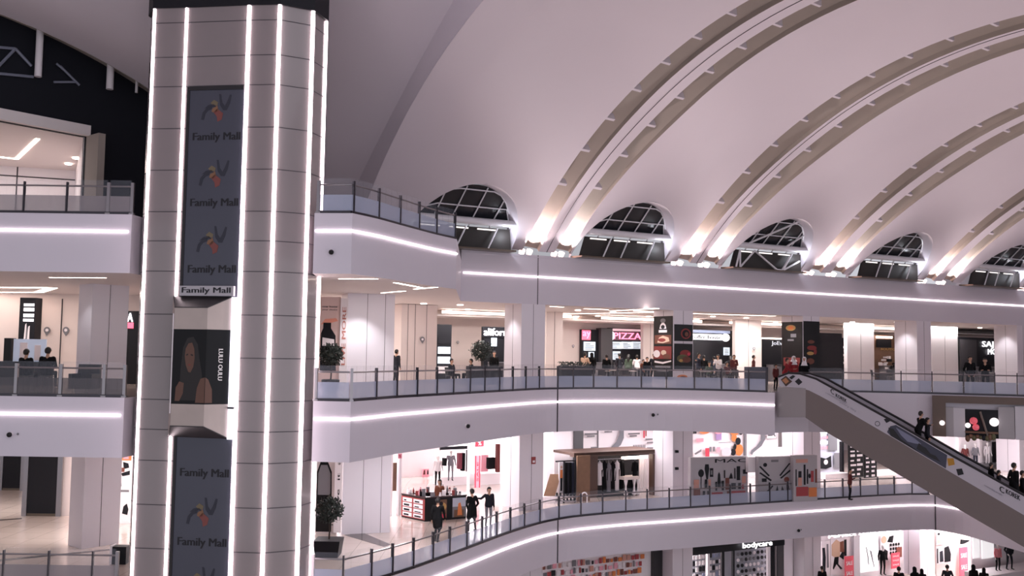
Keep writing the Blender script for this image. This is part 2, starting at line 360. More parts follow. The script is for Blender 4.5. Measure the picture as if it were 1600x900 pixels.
# ------------------------------------------------------------------ lunette windows
pane_m = mat('night_pane', (34, 36, 42), .25, spec=.35)
tube_m = mat('white_tube', (226, 224, 230), .3, spec=.5)
bronze_m = mat('bronze_cladding', (96, 84, 74), .3, .4)
for k, c in enumerate(WIN[:6]):
    rs = [c+2.82*cos(pi-pi*i/30) for i in range(31)]
    def gp(a, f=1.0, dz=0):                         # point on the inclined glass, f = share of the height under the outline
        t = lun(c+(a-c)/.94, c)*f; return SW(a, t*.9-.5, VZ(t)+.08+dz)
    win = thing('window_%d' % (k+1), SW(c, -.5, A_+.5), 'half-round vault window, number %d counted from the elevator tower' % (k+1), 'window'); win['kind'] = 'structure'
    mb = MB(); top = [gp(a) for a in rs]; bot = [gp(a, min(1, 1.0/max(lun(c+(a-c)/.94, c), .01))) for a in rs]; bk = V((-n.x*.04, -n.y*.04, 0))
    for i in range(30): mb.hexa([bot[i], bot[i+1], top[i+1], top[i]], [p+bk for p in (bot[i], bot[i+1], top[i+1], top[i])], pane_m)
    mb.build('pane', pane_m, win)
    # mullions
    mb = MB()
    fr = [V((n.x*.05, n.y*.05, 0))]
    for x in (-.62, -.28, .1, .5):
        a = c+2.82*x; mb.tube([gp(a, .02)+fr[0], gp(a+.25 if a+.25 < c+2.6 else a, .98)+fr[0]], .035, 6, tube_m)
    for f_, x0, x1 in ((.62, -.8, .93), (.9, -.45, .8)):
        hz = 2.95*f_
        pts = []
        for i in range(9):
            a = c+2.82*(x0+(x1-x0)*i/8); t = min(hz, lun(c+(a-c)/.94, c)); pts.append(SW(a, t*.9-.42, VZ(t)+.08))
        mb.tube(pts, .035, 6, tube_m)
    mb.build('mullion', tube_m, win)
    mb = MB(); zz = 1.85; pts = [SW(c-2.6, .88, A_+zz), SW(c+2.75, .88, A_+zz)]
    mb.tube(pts, .17, 12, tube_m); mb.build('crossbeam', tube_m, win)
    mb = MB()
    if k in (2,):
        zg = [(-2.6, .6), (-2.3, 1.6), (-2.3, .6), (-1.2, 1.6), (.5, .6), (.9, .6), (1.7, 1.6), (1.0, .6), (2.3, 1.2)]
        for i in range(len(zg)-1): mb.tube([SW(c+zg[i][0], .7, A_+zg[i][1]), SW(c+zg[i+1][0], .7, A_+zg[i+1][1])], .055, 6, tube_m)
        mb.tube([SW(c-1.9, .95, A_+1.95), SW(c+1.0, 2.2, A_+3.35)], .06, 6, tube_m); mb.tube([SW(c+1.0, .95, A_+1.95), SW(c+2.1, 1.5, A_+2.75)], .06, 6, tube_m)
    else:
        for x in (-1.3, -.2, 1.5): mb.tube([SW(c+x-.15, .62, A_+.6), SW(c+x+.35, .62, A_+1.62)], .04, 6, tube_m)
    mb.build('strut', tube_m, win)
    mb = MB(); mb.hexa([SW(c-2.85, -.3, A_+.52), SW(c+2.85, -.3, A_+.52), SW(c+2.85, .75, A_+.52), SW(c-2.85, .75, A_+.52)], [SW(c-2.85, -.3, A_+.64), SW(c+2.85, -.3, A_+.64), SW(c+2.85, .75, A_+.60), SW(c-2.85, .75, A_+.60)], bronze_m)
    mb.build('window_sill', bronze_m, win)
    mb = MB(); mb.hexa([SW(c-2.75, .30, A_+.6), SW(c+2.75, .30, A_+.6), SW(c+2.75, .4, A_+.6), SW(c-2.75, .4, A_+.6)], [SW(c-2.5, .42, A_+1.62), SW(c+2.6, .42, A_+1.62), SW(c+2.6, .5, A_+1.62), SW(c-2.5, .5, A_+1.62)], mat('lower_bronze', (50, 46, 45), .5, 0, spec=.25))
    mb.build('lower_panel', bronze_m, win)
    mb = MB()
    for x in (-1.7, -.2, 1.3): mb.hexa([SW(c+x-.5, .5, A_+1.5), SW(c+x+.5, .5, A_+1.5), SW(c+x+.5, .56, A_+1.5), SW(c+x-.5, .56, A_+1.5)], [SW(c+x-.5, .5, A_+1.56), SW(c+x+.5, .5, A_+1.56), SW(c+x+.5, .56, A_+1.56), SW(c+x-.5, .56, A_+1.56)], mat('sill_lamp', (240, 232, 228), .4, emit=1.5))
    mb.build('lamp', bronze_m, win)
    l = bpy.data.lights.new('window_lamp', 'POINT'); l.energy = 45; l.color = (.86, .9, 1); l.shadow_soft_size = .15
    lo_ = bpy.data.objects.new('window_lamp', l); COL.objects.link(lo_); lo_.location = SW(c+2.35, 1.0, A_+1.2)
# floodlights at the feet of the ribs
pink_m = mat('pink_lens', (255, 214, 206), .4, emit=9, ecol=(255, 214, 206))
red_m = mat('copper_body', (196, 110, 92), .4)
for k, r in enumerate(RIB[:5]):
    for j, (s0, wcol) in enumerate(((r+.5, (1, .80, .78)), (r+2.42, (1, .88, .88)))):
        f = thing('floodlight', SW(s0, -.62, A_+.52), 'small twin floodlight shining up a rib slot from the parapet', 'floodlight', 'floodlights at the feet of the vault ribs')
        mb = MB()
        for d in (-.22, .22): mb.tube([SW(s0+d, -.62, A_+.52), SW(s0+d, -.60, A_+.62)], .05, 8, red_m)
        mb.hexa([SW(s0-.42, -.8, A_+.52), SW(s0+.42, -.8, A_+.52), SW(s0+.42, -.48, A_+.52), SW(s0-.42, -.48, A_+.52)], [SW(s0-.42, -.8, A_+.57), SW(s0+.42, -.8, A_+.57), SW(s0+.42, -.48, A_+.57), SW(s0-.42, -.48, A_+.57)], red_m)
        mb.build('bracket', red_m, f)
        for d in (-.22, .22):
            mb = MB(); mb.tube([SW(s0+d, -.62, A_+.62), SW(s0+d, -.50, A_+.82)], [.13, .16], 10, pink_m); mb.build('lamp', pink_m, f)
        l = bpy.data.lights.new('floodlight_beam', 'SPOT'); l.energy = 2300; l.color = wcol; l.spot_size = radians(110); l.spot_blend = .5; l.shadow_soft_size = .12
        lo = bpy.data.objects.new('floodlight_beam', l); COL.objects.link(lo); lo.location = SW(s0, .12, A_+.86)
        d = (vp(s0+.1, 3.2, .15)-V(lo.location)); lo.rotation_euler = d.to_track_quat('-Z', 'Y').to_euler()
# ------------------------------------------------------------------ the second vault, rising to the left
n2 = V((cos(radians(-130)), sin(radians(-130)))); u2 = V((-n2.y, n2.x)); Q0 = V((-7, 45.5))
def vp2(s, w, off=0.0):
    q = wn(w); w_ = w+q.x*off; return V((Q0.x+u2.x*s+n2.x*w_, Q0.y+u2.y*s+n2.y*w_, VZ(w)+q.y*off))
mb = MB(); ss = [-3.8+1.0*i for i in range(34)]; ws = [-5, -4, -3, -2, -1, 0, .6, 1.3, 2, 3]+[4+i for i in range(34)]
def sof(p): return (p.x-W0.x)*u.x+(p.y-W0.y)*u.y+9.78
def clip(poly):
    out = []
    for i in range(len(poly)):
        p, q = poly[i], poly[(i+1) % len(poly)]; a, b = sof(p), sof(q)
        if a <= 0: out.append(p)
        if (a < 0) != (b < 0): out.append(p+(q-p)*(a/(a-b)))
    return out
vs = [vp2(a, w, .28*max(0, a+1.2)) for w in ws for a in ss]; K = len(ss)
for i in range(len(ws)-1):
    for j in range(K-1):
        f = clip([vs[i*K+j], vs[i*K+j+1], vs[(i+1)*K+j+1], vs[(i+1)*K+j]])
        if len(f) > 2: mb.add(f, [list(range(len(f)))], plaster, True)
lp = []
for w in ws: lp += [vp2(-3.8, w), vp2(-3.8, w, .9), vp2(-3.2, w, .9)]
mb.add(lp, [[3*j+i, 3*j+i+1, 3*j+i+4, 3*j+i+3] for j in range(len(ws)-1) for i in range(2)], plaster)
lp = []
for w in ws: lp += [vp2(-3.8, w, -.02), vp2(-4.0, w, .35), vp2(-4.9, w, .35)]
mb.add(lp, [[3*j+i, 3*j+i+1, 3*j+i+4, 3*j+i+3] for j in range(len(ws)-1) for i in range(2)], recess_shade_m)
struct(mb, 'ceiling', plaster, 'smooth grey vault sweeping up to the left behind the elevator tower', 'ceiling')
# dark end wall under it with the bright opening
def G(w, z, d=0): return V((Q0.x+u2.x*(-4.9+d)+n2.x*w, Q0.y+u2.y*(-4.9+d)+n2.y*w, z))
PG = ((Q0.x+u2.x*-4.9, Q0.y+u2.y*-4.9), (u2.x, u2.y))
def gw(px, py):
    p = PV(px, py, PG); return (V((p.x, p.y))-Q0).dot(n2), p.z
wo, zo = gw(137, 213)
mb = MB()
mb.prism([G(-2, A_), G(wo, A_), G(wo, A_+9.9), G(-2, A_+9.9)], G(0, 0, -.4)-G(0, 0), navy_m)
mb.prism([G(wo, zo), G(24, zo), G(24, A_+9.9), G(wo, A_+9.9)], G(0, 0, -.4)-G(0, 0), navy_m)
struct(mb, 'wall_north', navy_m, 'dark navy end wall above the bright top gallery opening', 'wall')
mb = MB(); t = .45
mb.prism([G(wo-.25, A_), G(wo+.05, A_), G(wo+.05, zo), G(wo-.25, zo)], G(0, 0, .25)-G(0, 0, -.8), recess_shade_m)
mb.prism([G(wo, zo-.02), G(24, zo-.02), G(24, zo+.42), G(wo, zo+.42)], G(0, 0, .06)-G(0, 0, -.2), soffit_m)
struct(mb, 'trim_5', soffit_m, 'pale frame around the top gallery opening at far left', 'frame')
# room behind the opening
Bc, B0 = P(118, 267, zo), P(-70, 254, zo); Bd = (B0-Bc).normalized(); B0 = Bc+Bd*16; r0 = G(wo+.02, zo, -.3); r1 = G(24, zo, -.3)
mb = MB(); mb.prism([r0, r1, B0, Bc], (0, 0, .1), soffit_m)
struct(mb, 'ceiling', soffit_m, 'warm white ceiling of the room behind the opening at far left', 'ceiling')
fz = lambda p, z: V((p.x, p.y, z))
mb = MB(); pr = V((Bd.y, -Bd.x, 0)); pr = pr if pr.y > 0 else -pr
mb.prism([fz(Bc, A_), fz(B0, A_), fz(B0, zo), fz(Bc, zo)], pr*.2, white_m)
mb.prism([fz(r0, A_), fz(Bc, A_), fz(Bc, zo), fz(r0, zo)], V((.2, .1, 0)), white_m)
for x in (2.6, 5.2):
    p = Bc+Bd*x; mb.prism([fz(p, A_), fz(p+Bd*.06, A_), fz(p+Bd*.06, zo), fz(p, zo)], -pr*.02, seam_m)
mb.prism([fz(Bc, zo-.5), fz(B0, zo-.5), fz(B0, zo-.44), fz(Bc, zo-.44)], -pr*.02, seam_m)
struct(mb, 'wall_west', white_m, 'white panelled walls of the room behind the opening at far left', 'wall')
zc = zo-.03
def ceil_light(pts, z, w, label, group, M=lamp_m, name='ceiling_light'):
    mb = MB(); pts = [V((p.x, p.y, z)) for p in pts]
    for a, b in zip(pts, pts[1:]):
        t = (b-a).normalized(); o = V((-t.y, t.x, 0))*w/2
        mb.hexa([a-o, b-o, b+o, a+o], [p+V((0, 0, .04)) for p in (a-o, b-o, b+o, a+o)], M)
    return tag(mb.build(name, M), label, 'ceiling light', group)
ceil_light([P(0, 246, zc), P(26, 249, zc), P(59, 217.5, zc)], zc, .16, 'bent line of light in the ceiling behind the far left opening', None)
def downlight(px, py, z, r=.12, label='small round recessed downlight', group=None):
    p = P(px, py, z); mb = MB(); mb.lathe([(r*.6, .03), (r, .03), (r, 0), (r*.8, -.012), (.01, -.012)], (p.x, p.y, z-.03), 12, lamp_m)
    return tag(mb.build('downlight', lamp_m), label, 'downlight', group)
for a, b in ((107, 256), (119, 247), (132, 237)): downlight(a, b, zc, .16, 'round downlight in a row of three behind the far left opening', 'row of three downlights at far left')
# trusses, glazing and hanging posts in front of the dark wall
truss_m = mat('truss_grey', (120, 124, 140), .5)
def gpt(px, py, d=.12): p = PV(px, py, PG); return V((p.x+u2.x*d, p.y+u2.y*d, p.z))
for i, pts in enumerate(([(-5, 75), (22, 77)], [(22, 77), (0, 102)], [(22, 77), (46, 104)], [(-5, 115), (48, 120)])):
    pass
tr = thing('roof_truss', gpt(20, 120), 'faint grey roof truss in the dark glazing at the far left', 'truss', None)
for a, b in (((-12, 74), (22, 77)), ((22, 77), (-4, 104)), ((22, 77), (47, 104)), ((-12, 115), (50, 121))):
    mb = MB(); mb.tube([gpt(*a), gpt(*b)], .06, 6, truss_m); mb.build('truss_bar', truss_m, tr)
tr = thing('roof_truss', gpt(105, 130), 'faint grey roof truss between the two white hanging posts', 'truss', None)
for a, b in (((82, 129), (118, 129)), ((92, 104), (122, 134)), ((86, 100), (100, 112))):
    mb = MB(); mb.tube([gpt(*a), gpt(*b)], .05, 6, truss_m); mb.build('truss_bar', truss_m, tr)
for i, (x0, y0, x1, y1, lab) in enumerate(((51, 56, 62, 123, 'larger white post hanging under the grey vault edge at far left'), (161, 112, 171.5, 142, 'shorter white post hanging under the grey vault edge near the tower'), (205, 139, 209, 147, 'tiny white post stub under the vault edge beside the tower'))):
    mb = MB(); a = gpt((x0+x1)/2, y0, .35); b = gpt((x0+x1)/2, y1, .35); r = (gpt(x1, y0).xy-gpt(x0, y0).xy).length/2
    mb.tube([V((a.x, a.y, b.z)), V((a.x, a.y, a.z+.5))], r, 12, white_m); tag(mb.build('hanging_post', white_m), lab, 'post')
# ------------------------------------------------------------------ elevator tower
S = [V(p) for p in [(-12.4, 31.95), (-11.98, 31.2), (-10.87, 31.08), (-8.74, 30.77), (-7.72, 30.67), (-6.75, 31.2), (-6.49, 32.15)]]
tower_m = mat('tower_panel', (134, 125, 126), .2, spec=.6, coat=.4, noise=.05, nscale=.5)
tower = thing('elevator_tower', (-9.6, 32.2, 0), 'tall grey panelled elevator tower with glowing vertical edges', 'elevator tower')
ZT = 25.1
mb = MB(); bk = [V((-6.75, 33.35)), V((-12.3, 33.35))]
full = S+bk
mb.slab([p[:2] for p in full], 0, ZT, tower_m)
mb.build('shaft_wall', tower_m, tower)
mb = MB()
JZ = [b+d for b in (C_-6.1, C_, B_, A_) for d in (0, 1.37, 2.75, 4.15, 5.14)]+[A_+6.3]
for z in JZ:
    if z < .5: continue
    for i in range(6):
        a, b = S[i], S[i+1]; t = (b-a).normalized(); o = V((t.y, -t.x))
        mb.hexa([(*(a), z-.012), (*(b), z-.012), (*(b+o*.006), z-.012), (*(a+o*.006), z-.012)], [(*(a), z+.012), (*(b), z+.012), (*(b+o*.006), z+.012), (*(a+o*.006), z+.012)], seam_m)
mb.build('panel_joint', seam_m, tower)
for i in range(1, 7):
    p = S[i]; c = V((-9.5, 32.6)); d = (p-c).normalized(); mb = MB()
    mb.tube([(p.x+d.x*.02, p.y+d.y*.02, 0), (p.x+d.x*.02, p.y+d.y*.02, ZT-.02)], .066 if i in (3, 4, 5) else .05, 8, strip_m)
    mb.build('light_strip', strip_m, tower)
mb = MB()
cc = V((-9.5, 32.3)); cap = [cc+(p-cc)*1.03 for p in full]
mb.slab([p[:2] for p in cap], ZT, ZT+1.6, dark_m); mb.build('cap', dark_m, tower)
FA, FB = S[2], S[3]; ft = (FB-FA).normalized(); fo = V((ft.y, -ft.x)); FL = (FB-FA).length
def F(a, z, o=0): p = FA+ft*a+fo*o; return V((p.x, p.y, z))
PF = ((FA.x, FA.y), (fo.x, fo.y))
def fa(px, py):
    p = PV(px, py, PF); return (V((p.x, p.y))-FA).dot(ft), p.z
shaftglass_m = mat('shaft_panel_glass', (74, 76, 88), .3, spec=.4)
a0, a1_ = FL*.10, FL*.965; zt = A_+4.0
mb = MB(); mb.prism([F(a0, .1, .004), F(a1_, .1, .004), F(a1_, zt, .004), F(a0, zt, .004)], V((fo.x, fo.y, 0))*.02, shaftglass_m)
adp = mb.build('glass_panel', shaftglass_m, tower)
mb = MB(); fr = mat('panel_frame', (34, 32, 36), .5)
mb.prism([F(a0-.09, .1, .004), F(a0, .1, .004), F(a0, zt, .004), F(a0-.09, zt, .004)], V((fo.x, fo.y, 0))*.05, fr)
mb.prism([F(a0-.09, zt, .004), F(a1_, zt, .004), F(a1_, zt+.12, .004), F(a0-.09, zt+.12, .004)], V((fo.x, fo.y, 0))*.05, fr)
mb.build('panel_frame', fr, tower)
ink_m = mat('dark_ink', (22, 22, 30), .6)
lg = [mat('logo_grey', (44, 46, 58), .6), mat('logo_red', (122, 66, 62), .6), mat('logo_orange', (128, 92, 68), .6), mat('logo_yellow', (110, 98, 76), .6)]
def logo(mb, q):
    leaf = lambda pts, M: shape(mb, q, pts, M, .004, .004)
    leaf([(.60, .98), (.66, .97), (.70, .72), (.78, .60), (.84, .72), (.92, .96), (.97, .94), (.93, .68), (.84, .46), (.74, .46), (.64, .62)], lg[0])
    leaf([(.10, .18), (.14, .40), (.26, .56), (.42, .60), (.40, .50), (.30, .46), (.22, .36), (.18, .16)], lg[0])
    leaf([(.18, .52), (.30, .64), (.46, .66), (.54, .56), (.44, .58), (.30, .56)], lg[0])
    leaf([(.46, .40), (.56, .52), (.74, .36), (.70, .16), (.58, .10), (.56, .26)], lg[1])
    leaf([(.42, .52), (.56, .62), (.60, .46), (.50, .38), (.40, .42)], lg[2])
    leaf([(.36, .70), (.46, .80), (.58, .72), (.56, .62), (.44, .62)], lg[3])
zz = 20.72
while zz > 1:
    if not (10.8 < zz < 15.7):
        mb = MB(); q = [F(a0+.16, zz-.16, .026), F(a1_-.08, zz-.16, .026), F(a1_-.08, zz+.17, .026), F(a0+.16, zz+.17, .026)]
        text_mesh(mb, 'Family Mall', q, ink_m, .004, 1, .0); mb.build('lettering', ink_m, tower)
    if not (10.6 < zz+.92 < 15.6):
        mb = MB(); q = [F(a0+.30, zz+.42, .026), F(a1_-.38, zz+.42, .026), F(a1_-.38, zz+1.46, .026), F(a0+.30, zz+1.46, .026)]
        logo(mb, q); mb.build('emblem', ink_m, tower)
    zz -= 2.17
# ------------------------------------------------------------------ elevator cab
silver_m = mat('cab_silver', (176, 162, 156), .3, .35, noise=.12, nscale=1.6)
cabdark_m = mat('cab_hood', (58, 54, 56), .35, .3)
poster_m = mat('poster_black', (14, 15, 19), .4, spec=.25)
cabw_m = mat('cab_lightbar', (240, 236, 246), .4, emit=2.2, ecol=(236, 230, 246))
(bx0, bzt), (bx1, bzb) = fa(269, 464), fa(357, 684)
(fx0, fzt), (fx1, fzb) = fa(279, 482), fa(323, 664)
bx0 += .06
cab = thing('elevator_cab', F((bx0+bx1)/2, bzb, .2), 'glass elevator cab with silver facets and dark portrait advert on the tower', 'elevator cab')
OB, OF = .04, .55
fx0 += .16; fx1 += .16
(_, y515), (_, y630) = fa(300, 515), fa(300, 630)
def lerp(a, b, t): return a+(b-a)*t
# three facets, each in bands: silver / poster / silver
def facet(mb, pb, pf, zt0, zt1, zb0, zb1, M):
    pass
Xb0, Xb1, Xf0, Xf1 = bx0, bx1, fx0, fx1
mb = MB()
mb.hexa([F(Xb0, bzb, 0), F(Xb1, bzb, 0), F(Xb1, bzb, OB), F(Xf1, fzb, OF), F(Xf0, fzb, OF), F(Xb0, bzb, OB)], [F(Xb0, y630, 0), F(Xb1, y630, 0), F(Xb1, y630, OB), F(Xf1, y630, OF), F(Xf0, y630, OF), F(Xb0, y630, OB)], silver_m)
mb.build('lower_body', silver_m, cab)
mb = MB()
mb.hexa([F(Xb0, y515, 0), F(Xb1, y515, 0), F(Xb1, y515, OB), F(Xf1, y515, OF), F(Xf0, y515, OF), F(Xb0, y515, OB)], [F(Xb0, bzt, 0), F(Xb1, bzt, 0), F(Xb1, bzt, OB), F(Xf1, fzt, OF), F(Xf0, fzt, OF), F(Xb0, bzt, OB)], silver_m)
mb.build('upper_body', silver_m, cab)
mb = MB()
mb.hexa([F(Xb0, y630, 0), F(Xb1, y630, 0), F(Xb1, y630, OB), F(Xf1, y630, OF), F(Xf0, y630, OF), F(Xb0, y630, OB)], [F(Xb0, y515, 0), F(Xb1, y515, 0), F(Xb1, y515, OB), F(Xf1, y515, OF), F(Xf0, y515, OF), F(Xb0, y515, OB)], poster_m)
post = mb.build('poster_glass', poster_m, cab)
mb = MB(); e = .012
mb.hexa([F(Xb0, bzt-.0, 0), F(Xb1, bzt, 0), F(Xb1, bzt, OB), F(Xf1+.01, fzt, OF+e), F(Xf0-.01, fzt, OF+e), F(Xb0, bzt, OB)], [F(Xb0, bzt+.03, 0), F(Xb1, bzt+.03, 0), F(Xb1, bzt+.03, OB), F(Xf1+.01, fzt+.03, OF+e), F(Xf0-.01, fzt+.03, OF+e), F(Xb0, bzt+.03, OB)], cabdark_m)
mb.build('upper_hood', cabdark_m, cab)
mb = MB()
mb.hexa([F(Xb0, bzb-.03, 0), F(Xb1, bzb-.03, 0), F(Xb1, bzb-.03, OB), F(Xf1+.01, fzb-.03, OF+e), F(Xf0-.01, fzb-.03, OF+e), F(Xb0, bzb-.03, OB)], [F(Xb0, bzb, 0), F(Xb1, bzb, 0), F(Xb1, bzb, OB), F(Xf1+.01, fzb, OF+e), F(Xf0-.01, fzb, OF+e), F(Xb0, bzb, OB)], cabdark_m)
mb.build('lower_hood', cabdark_m, cab)
mb = MB(); mb.prism([F(Xb1+.015, bzb-.04, .03), F(Xb1+.19, bzb-.04, .03), F(Xb1+.19, bzt, .03), F(Xb1+.015, bzt, .03)], V((fo.x, fo.y, 0))*.12, cabw_m); mb.build('light_bar', cabw_m, cab)
mb = MB(); zq = fa(360, 637)[1]; mb.prism([F(Xb1+.01, zq-.03, .03), F(FL, zq-.03, .03), F(FL, zq+.03, .03), F(Xb1+.01, zq+.03, .03)], V((fo.x, fo.y, 0))*.14, dark_m); mb.build('guide_bracket', dark_m, cab)
mb = MB(); mb.tube([F(Xf0-.03, y630-.3, OF+.01), F(Xf0-.03, y515+.5, OF+.01)], .018, 6, white_m); mb.build('edge_trim', white_m, cab)
# portrait on the poster
skin_d = mat('printed_skin', (96, 66, 54), .5); hair_d = mat('printed_hair', (26, 21, 22), .5); ptxt = mat('printed_white', (210, 205, 205), .5, emit=.2)
q = [F(Xf0, y630, OF), F(Xf1, y630, OF), F(Xf1, y515, OF), F(Xf0, y515, OF)]
mb = MB()
shape(mb, q, [(.22, .05), (.25, .5), (.3, .75), (.42, .88), (.6, .9), (.74, .8), (.8, .62), (.9, .4), (.95, .05)], hair_d, .002, .002)
shape(mb, q, [(.36, .64), (.38, .74), (.46, .81), (.57, .82), (.64, .74), (.66, .62), (.63, .50), (.55, .42), (.48, .43), (.40, .52)], skin_d, .002, .005)
shape(mb, q, [(.10, .04), (.12, .22), (.22, .30), (.36, .28), (.34, .14), (.24, .04)], skin_d, .002, .004)
shape(mb, q, [(.40, .66), (.46, .675), (.46, .655), (.40, .645)], hair_d, .002, .008); shape(mb, q, [(.54, .67), (.61, .66), (.61, .64), (.54, .65)], hair_d, .002, .008)
shape(mb, q, [(.46, .525), (.51, .535), (.56, .525), (.51, .51)], mat('printed_lip', (120, 50, 48), .5), .002, .008)
shape(mb, q, [(.72, .02), (.76, .22), (.86, .34), (.99, .36), (.99, .02)], skin_d, .002, .005)
mb.build('portrait', skin_d, post)
qr = [F(Xf1, y630, OF), F(Xb1, y630, OB), F(Xb1, y515, OB), F(Xf1, y515, OF)]
mb = MB(); shape(mb, qr, [(.0, .02), (.0, .36), (.12, .33), (.28, .20), (.30, .02)], skin_d, .002, .005); mb.build('portrait_shoulder', skin_d, post)
mb = MB(); qt = sub(qr, .50, .32, .68, .74)
qt = [qt[3], qt[0], qt[1], qt[2]]
text_mesh(mb, 'LULU OULU', qt, ptxt, .002, 1, .004); mb.build('lettering', ptxt, post)
# header sign of the cab
(hx0, hz1), (hx1, hz0) = fa(285, 447), fa(368, 463)
mb = MB(); mb.prism([F(hx0, hz0, .03), F(hx1, hz0, .03), F(hx1, hz1, .03), F(hx0, hz1, .03)], V((fo.x, fo.y, 0))*.14, mat('header_grey', (176, 172, 178), .4)); hd = mb.build('header_sign', None, cab)
mb = MB(); q = [F(hx0+.08, hz0+.04, .17), F(hx1-.1, hz0+.04, .17), F(hx1-.1, hz1-.05, .17), F(hx0+.08, hz1-.05, .17)]; text_mesh(mb, 'Family Mall', q, ink_m, .01, 1, 0); mb.build('lettering', ink_m, hd)
# ------------------------------------------------------------------ railings
def dense(line, step=.04):
    out = []
    for a, b in zip(line, line[1:]):
        L = (b-a).length; k = max(1, int(L/step)); out += [a+(b-a)*i/k for i in range(k)]
    return out+[line[-1]]
def pxof(p, z):
    v = V((p.x, p.y, z))-CAM; return 800+FPX*v.dot(RT)/v.dot(FW)
def railing(line, z, pxs, label, thick=(), M=dsteel_m, hr=steel_m, setb=.10, frost=None):
    frost = frost or frost_m
    dl = dense([V(p) for p in line]); N = len(dl)
    off = []
    for i, p in enumerate(dl):
        t = (dl[min(i+1, N-1)]-dl[max(i-1, 0)]).normalized(); off.append(p+V((-t.y, t.x))*setb)
    px = [pxof(p, z+.5) for p in off]
    idx = sorted(set(min(range(N), key=lambda i: abs(px[i]-x)) for x in pxs))
    r = thing('railing', (off[N//2].x, off[N//2].y, z), label, 'railing', None)
    i0, i1 = idx[0], idx[-1]
    for j, i in enumerate(idx):
        p = off[i]; t = (off[min(i+1, N-1)]-off[max(i-1, 0)]).normalized(); nn = V((-t.y, t.x))
        w = .05 if j in thick else .023
        Mx = hr if j in thick else M
        mb = MB(); mb.obox((p.x, p.y, z+.54), V((t.x, t.y, 0))*w, V((nn.x, nn.y, 0))*.05, V((0, 0, .54)), Mx)
        mb.obox((p.x, p.y, z+.03), V((t.x, t.y, 0))*(w+.03), V((nn.x, nn.y, 0))*.07, V((0, 0, .03)), Mx); mb.build('post', Mx, r)
    step = 10
    pts = [off[i] for i in range(i0, i1, step)]+[off[i1]]
    mb = MB(); mb.tube([(p.x, p.y, z+.95) for p in pts], .03, 8, hr); mb.build('handrail', hr, r)
    mb = MB()
    for a, b in zip(pts, pts[1:]):
        t = (b-a).normalized(); o = V((-t.y, t.x))*.05; mb.hexa([(*(a-o), z), (*(b-o), z), (*(b+o), z), (*(a+o), z)], [(*(a-o), z+.09), (*(b-o), z+.09), (*(b+o), z+.09), (*(a+o), z+.09)], M)
    mb.build('base_channel', M, r)
    for a, b in zip(idx, idx[1:]):
        q = [off[i] for i in range(a+1, b, step)]+[off[b-1]]
        mb = MB()
        for p0, p1 in zip(q, q[1:]):
            t = (p1-p0).normalized(); o = V((t.y, -t.x))*.02
            mb.hexa([(*p0, z+.09), (*p1, z+.09), (*(p1+o), z+.09), (*(p0+o), z+.09)], [(*p0, z+.62), (*p1, z+.62), (*(p1+o), z+.62), (*(p0+o), z+.62)], frost)
            mb.hexa([(*p0, z+.62), (*p1, z+.62), (*(p1+o), z+.62), (*(p0+o), z+.62)], [(*p0, z+1.16), (*p1, z+1.16), (*(p1+o), z+1.16), (*(p0+o), z+1.16)], clear_m)
        mb.build('glass_panel', frost, r)
LA = [V((-30, 31.9)), V((-12.8, 31.9))]
railing(LA, A_, [-95, -30, 37, 104, 170, 211], 'glass railing of the top gallery left of the elevator tower', (4, 5), frost=greyfrost_m)
railing(LA, B_, [-110, -42, 25, 96, 163, 203], 'glass railing of the middle gallery left of the elevator tower', (0, 1, 2, 3, 4, 5), frost=smoke_m)
railing(LA, C_, [-130, -62, 5, 76, 144, 190], 'glass railing of the lower gallery left of the elevator tower', (5,), frost=greyfrost_m)
railing([V((-6.4, 30.95)), V((-5.2, 30.85))]+A_R[1:], A_, [498, 552, 592, 625, 655, 682, 711], 'glass railing of the top gallery right of the elevator tower', (0,))
railing([V((-6.4, 31.6)), V((-5.2, 31.5))]+B_R[1:], B_, [491, 548, 588, 620, 652, 682, 708, 734, 757, 780, 801, 821, 842, 871, 896, 928, 964, 1002, 1041, 1085, 1128, 1170, 1198], 'long curved glass railing of the middle gallery between tower and escalator', (0, 1))
railing([V((-6.4, 31.9)), V((-5.3, 31.8))]+C_R[1:], C_, [489, 536, 580, 613, 646, 676, 702, 729, 753, 776, 797, 819, 843, 873, 907, 941, 977, 1011, 1045, 1079, 1109, 1141, 1172, 1202, 1231, 1261, 1289, 1317, 1344, 1371, 1397, 1425, 1450], 'long sweeping glass railing of the lower gallery', (0,))
railing([V((14.0, 47.1))]+[p for p in BX[2:5]]+[V((28, 42.5))], B_, [1265, 1317, 1362, 1408, 1456, 1506, 1555, 1589, 1640, 1690], 'glass railing of the middle gallery beyond the escalator')
# ------------------------------------------------------------------ escalator
e0, e1 = at(1265, 44.3, B_), at(1600, 39.3, 8)
ed = V((e1.x-e0.x, e1.y-e0.y)).normalized(); en = V((ed.y, -ed.x))
PE = ((e0.x, e0.y), (en.x, en.y))
def E(px, py, back=0): p = PV(px, py, PE); return V((p.x-en.x*back, p.y-en.y*back, p.z))
truss_c = mat('escalator_truss', (116, 106, 104), .45, .1)
adpan_m = mat('escalator_panel', (184, 180, 190), .3)
rub_m = mat('black_rubber', (24, 24, 30), .4)
esc = thing('escalator', V((e0.x, e0.y, C_)), 'long descending escalator with advert panels on its side, lower right', 'escalator')
ex = lambda a, b, k: (a[0]+(b[0]-a[0])*k, a[1]+(b[1]-a[1])*k)
HR = [(1216, 589), (1232, 583), (1250, 584), (1275, 592), (1304, 608), (1400, 661), (1489, 713), (1600, 774)]
PB_ = [(1218, 604), (1250, 606), (1264, 610), (1280, 618), (1304, 631), (1400, 687), (1489, 740), (1600, 805)]
TB = [(1214, 652), (1258, 652), (1290, 674.5), (1358, 715), (1600, 855)]
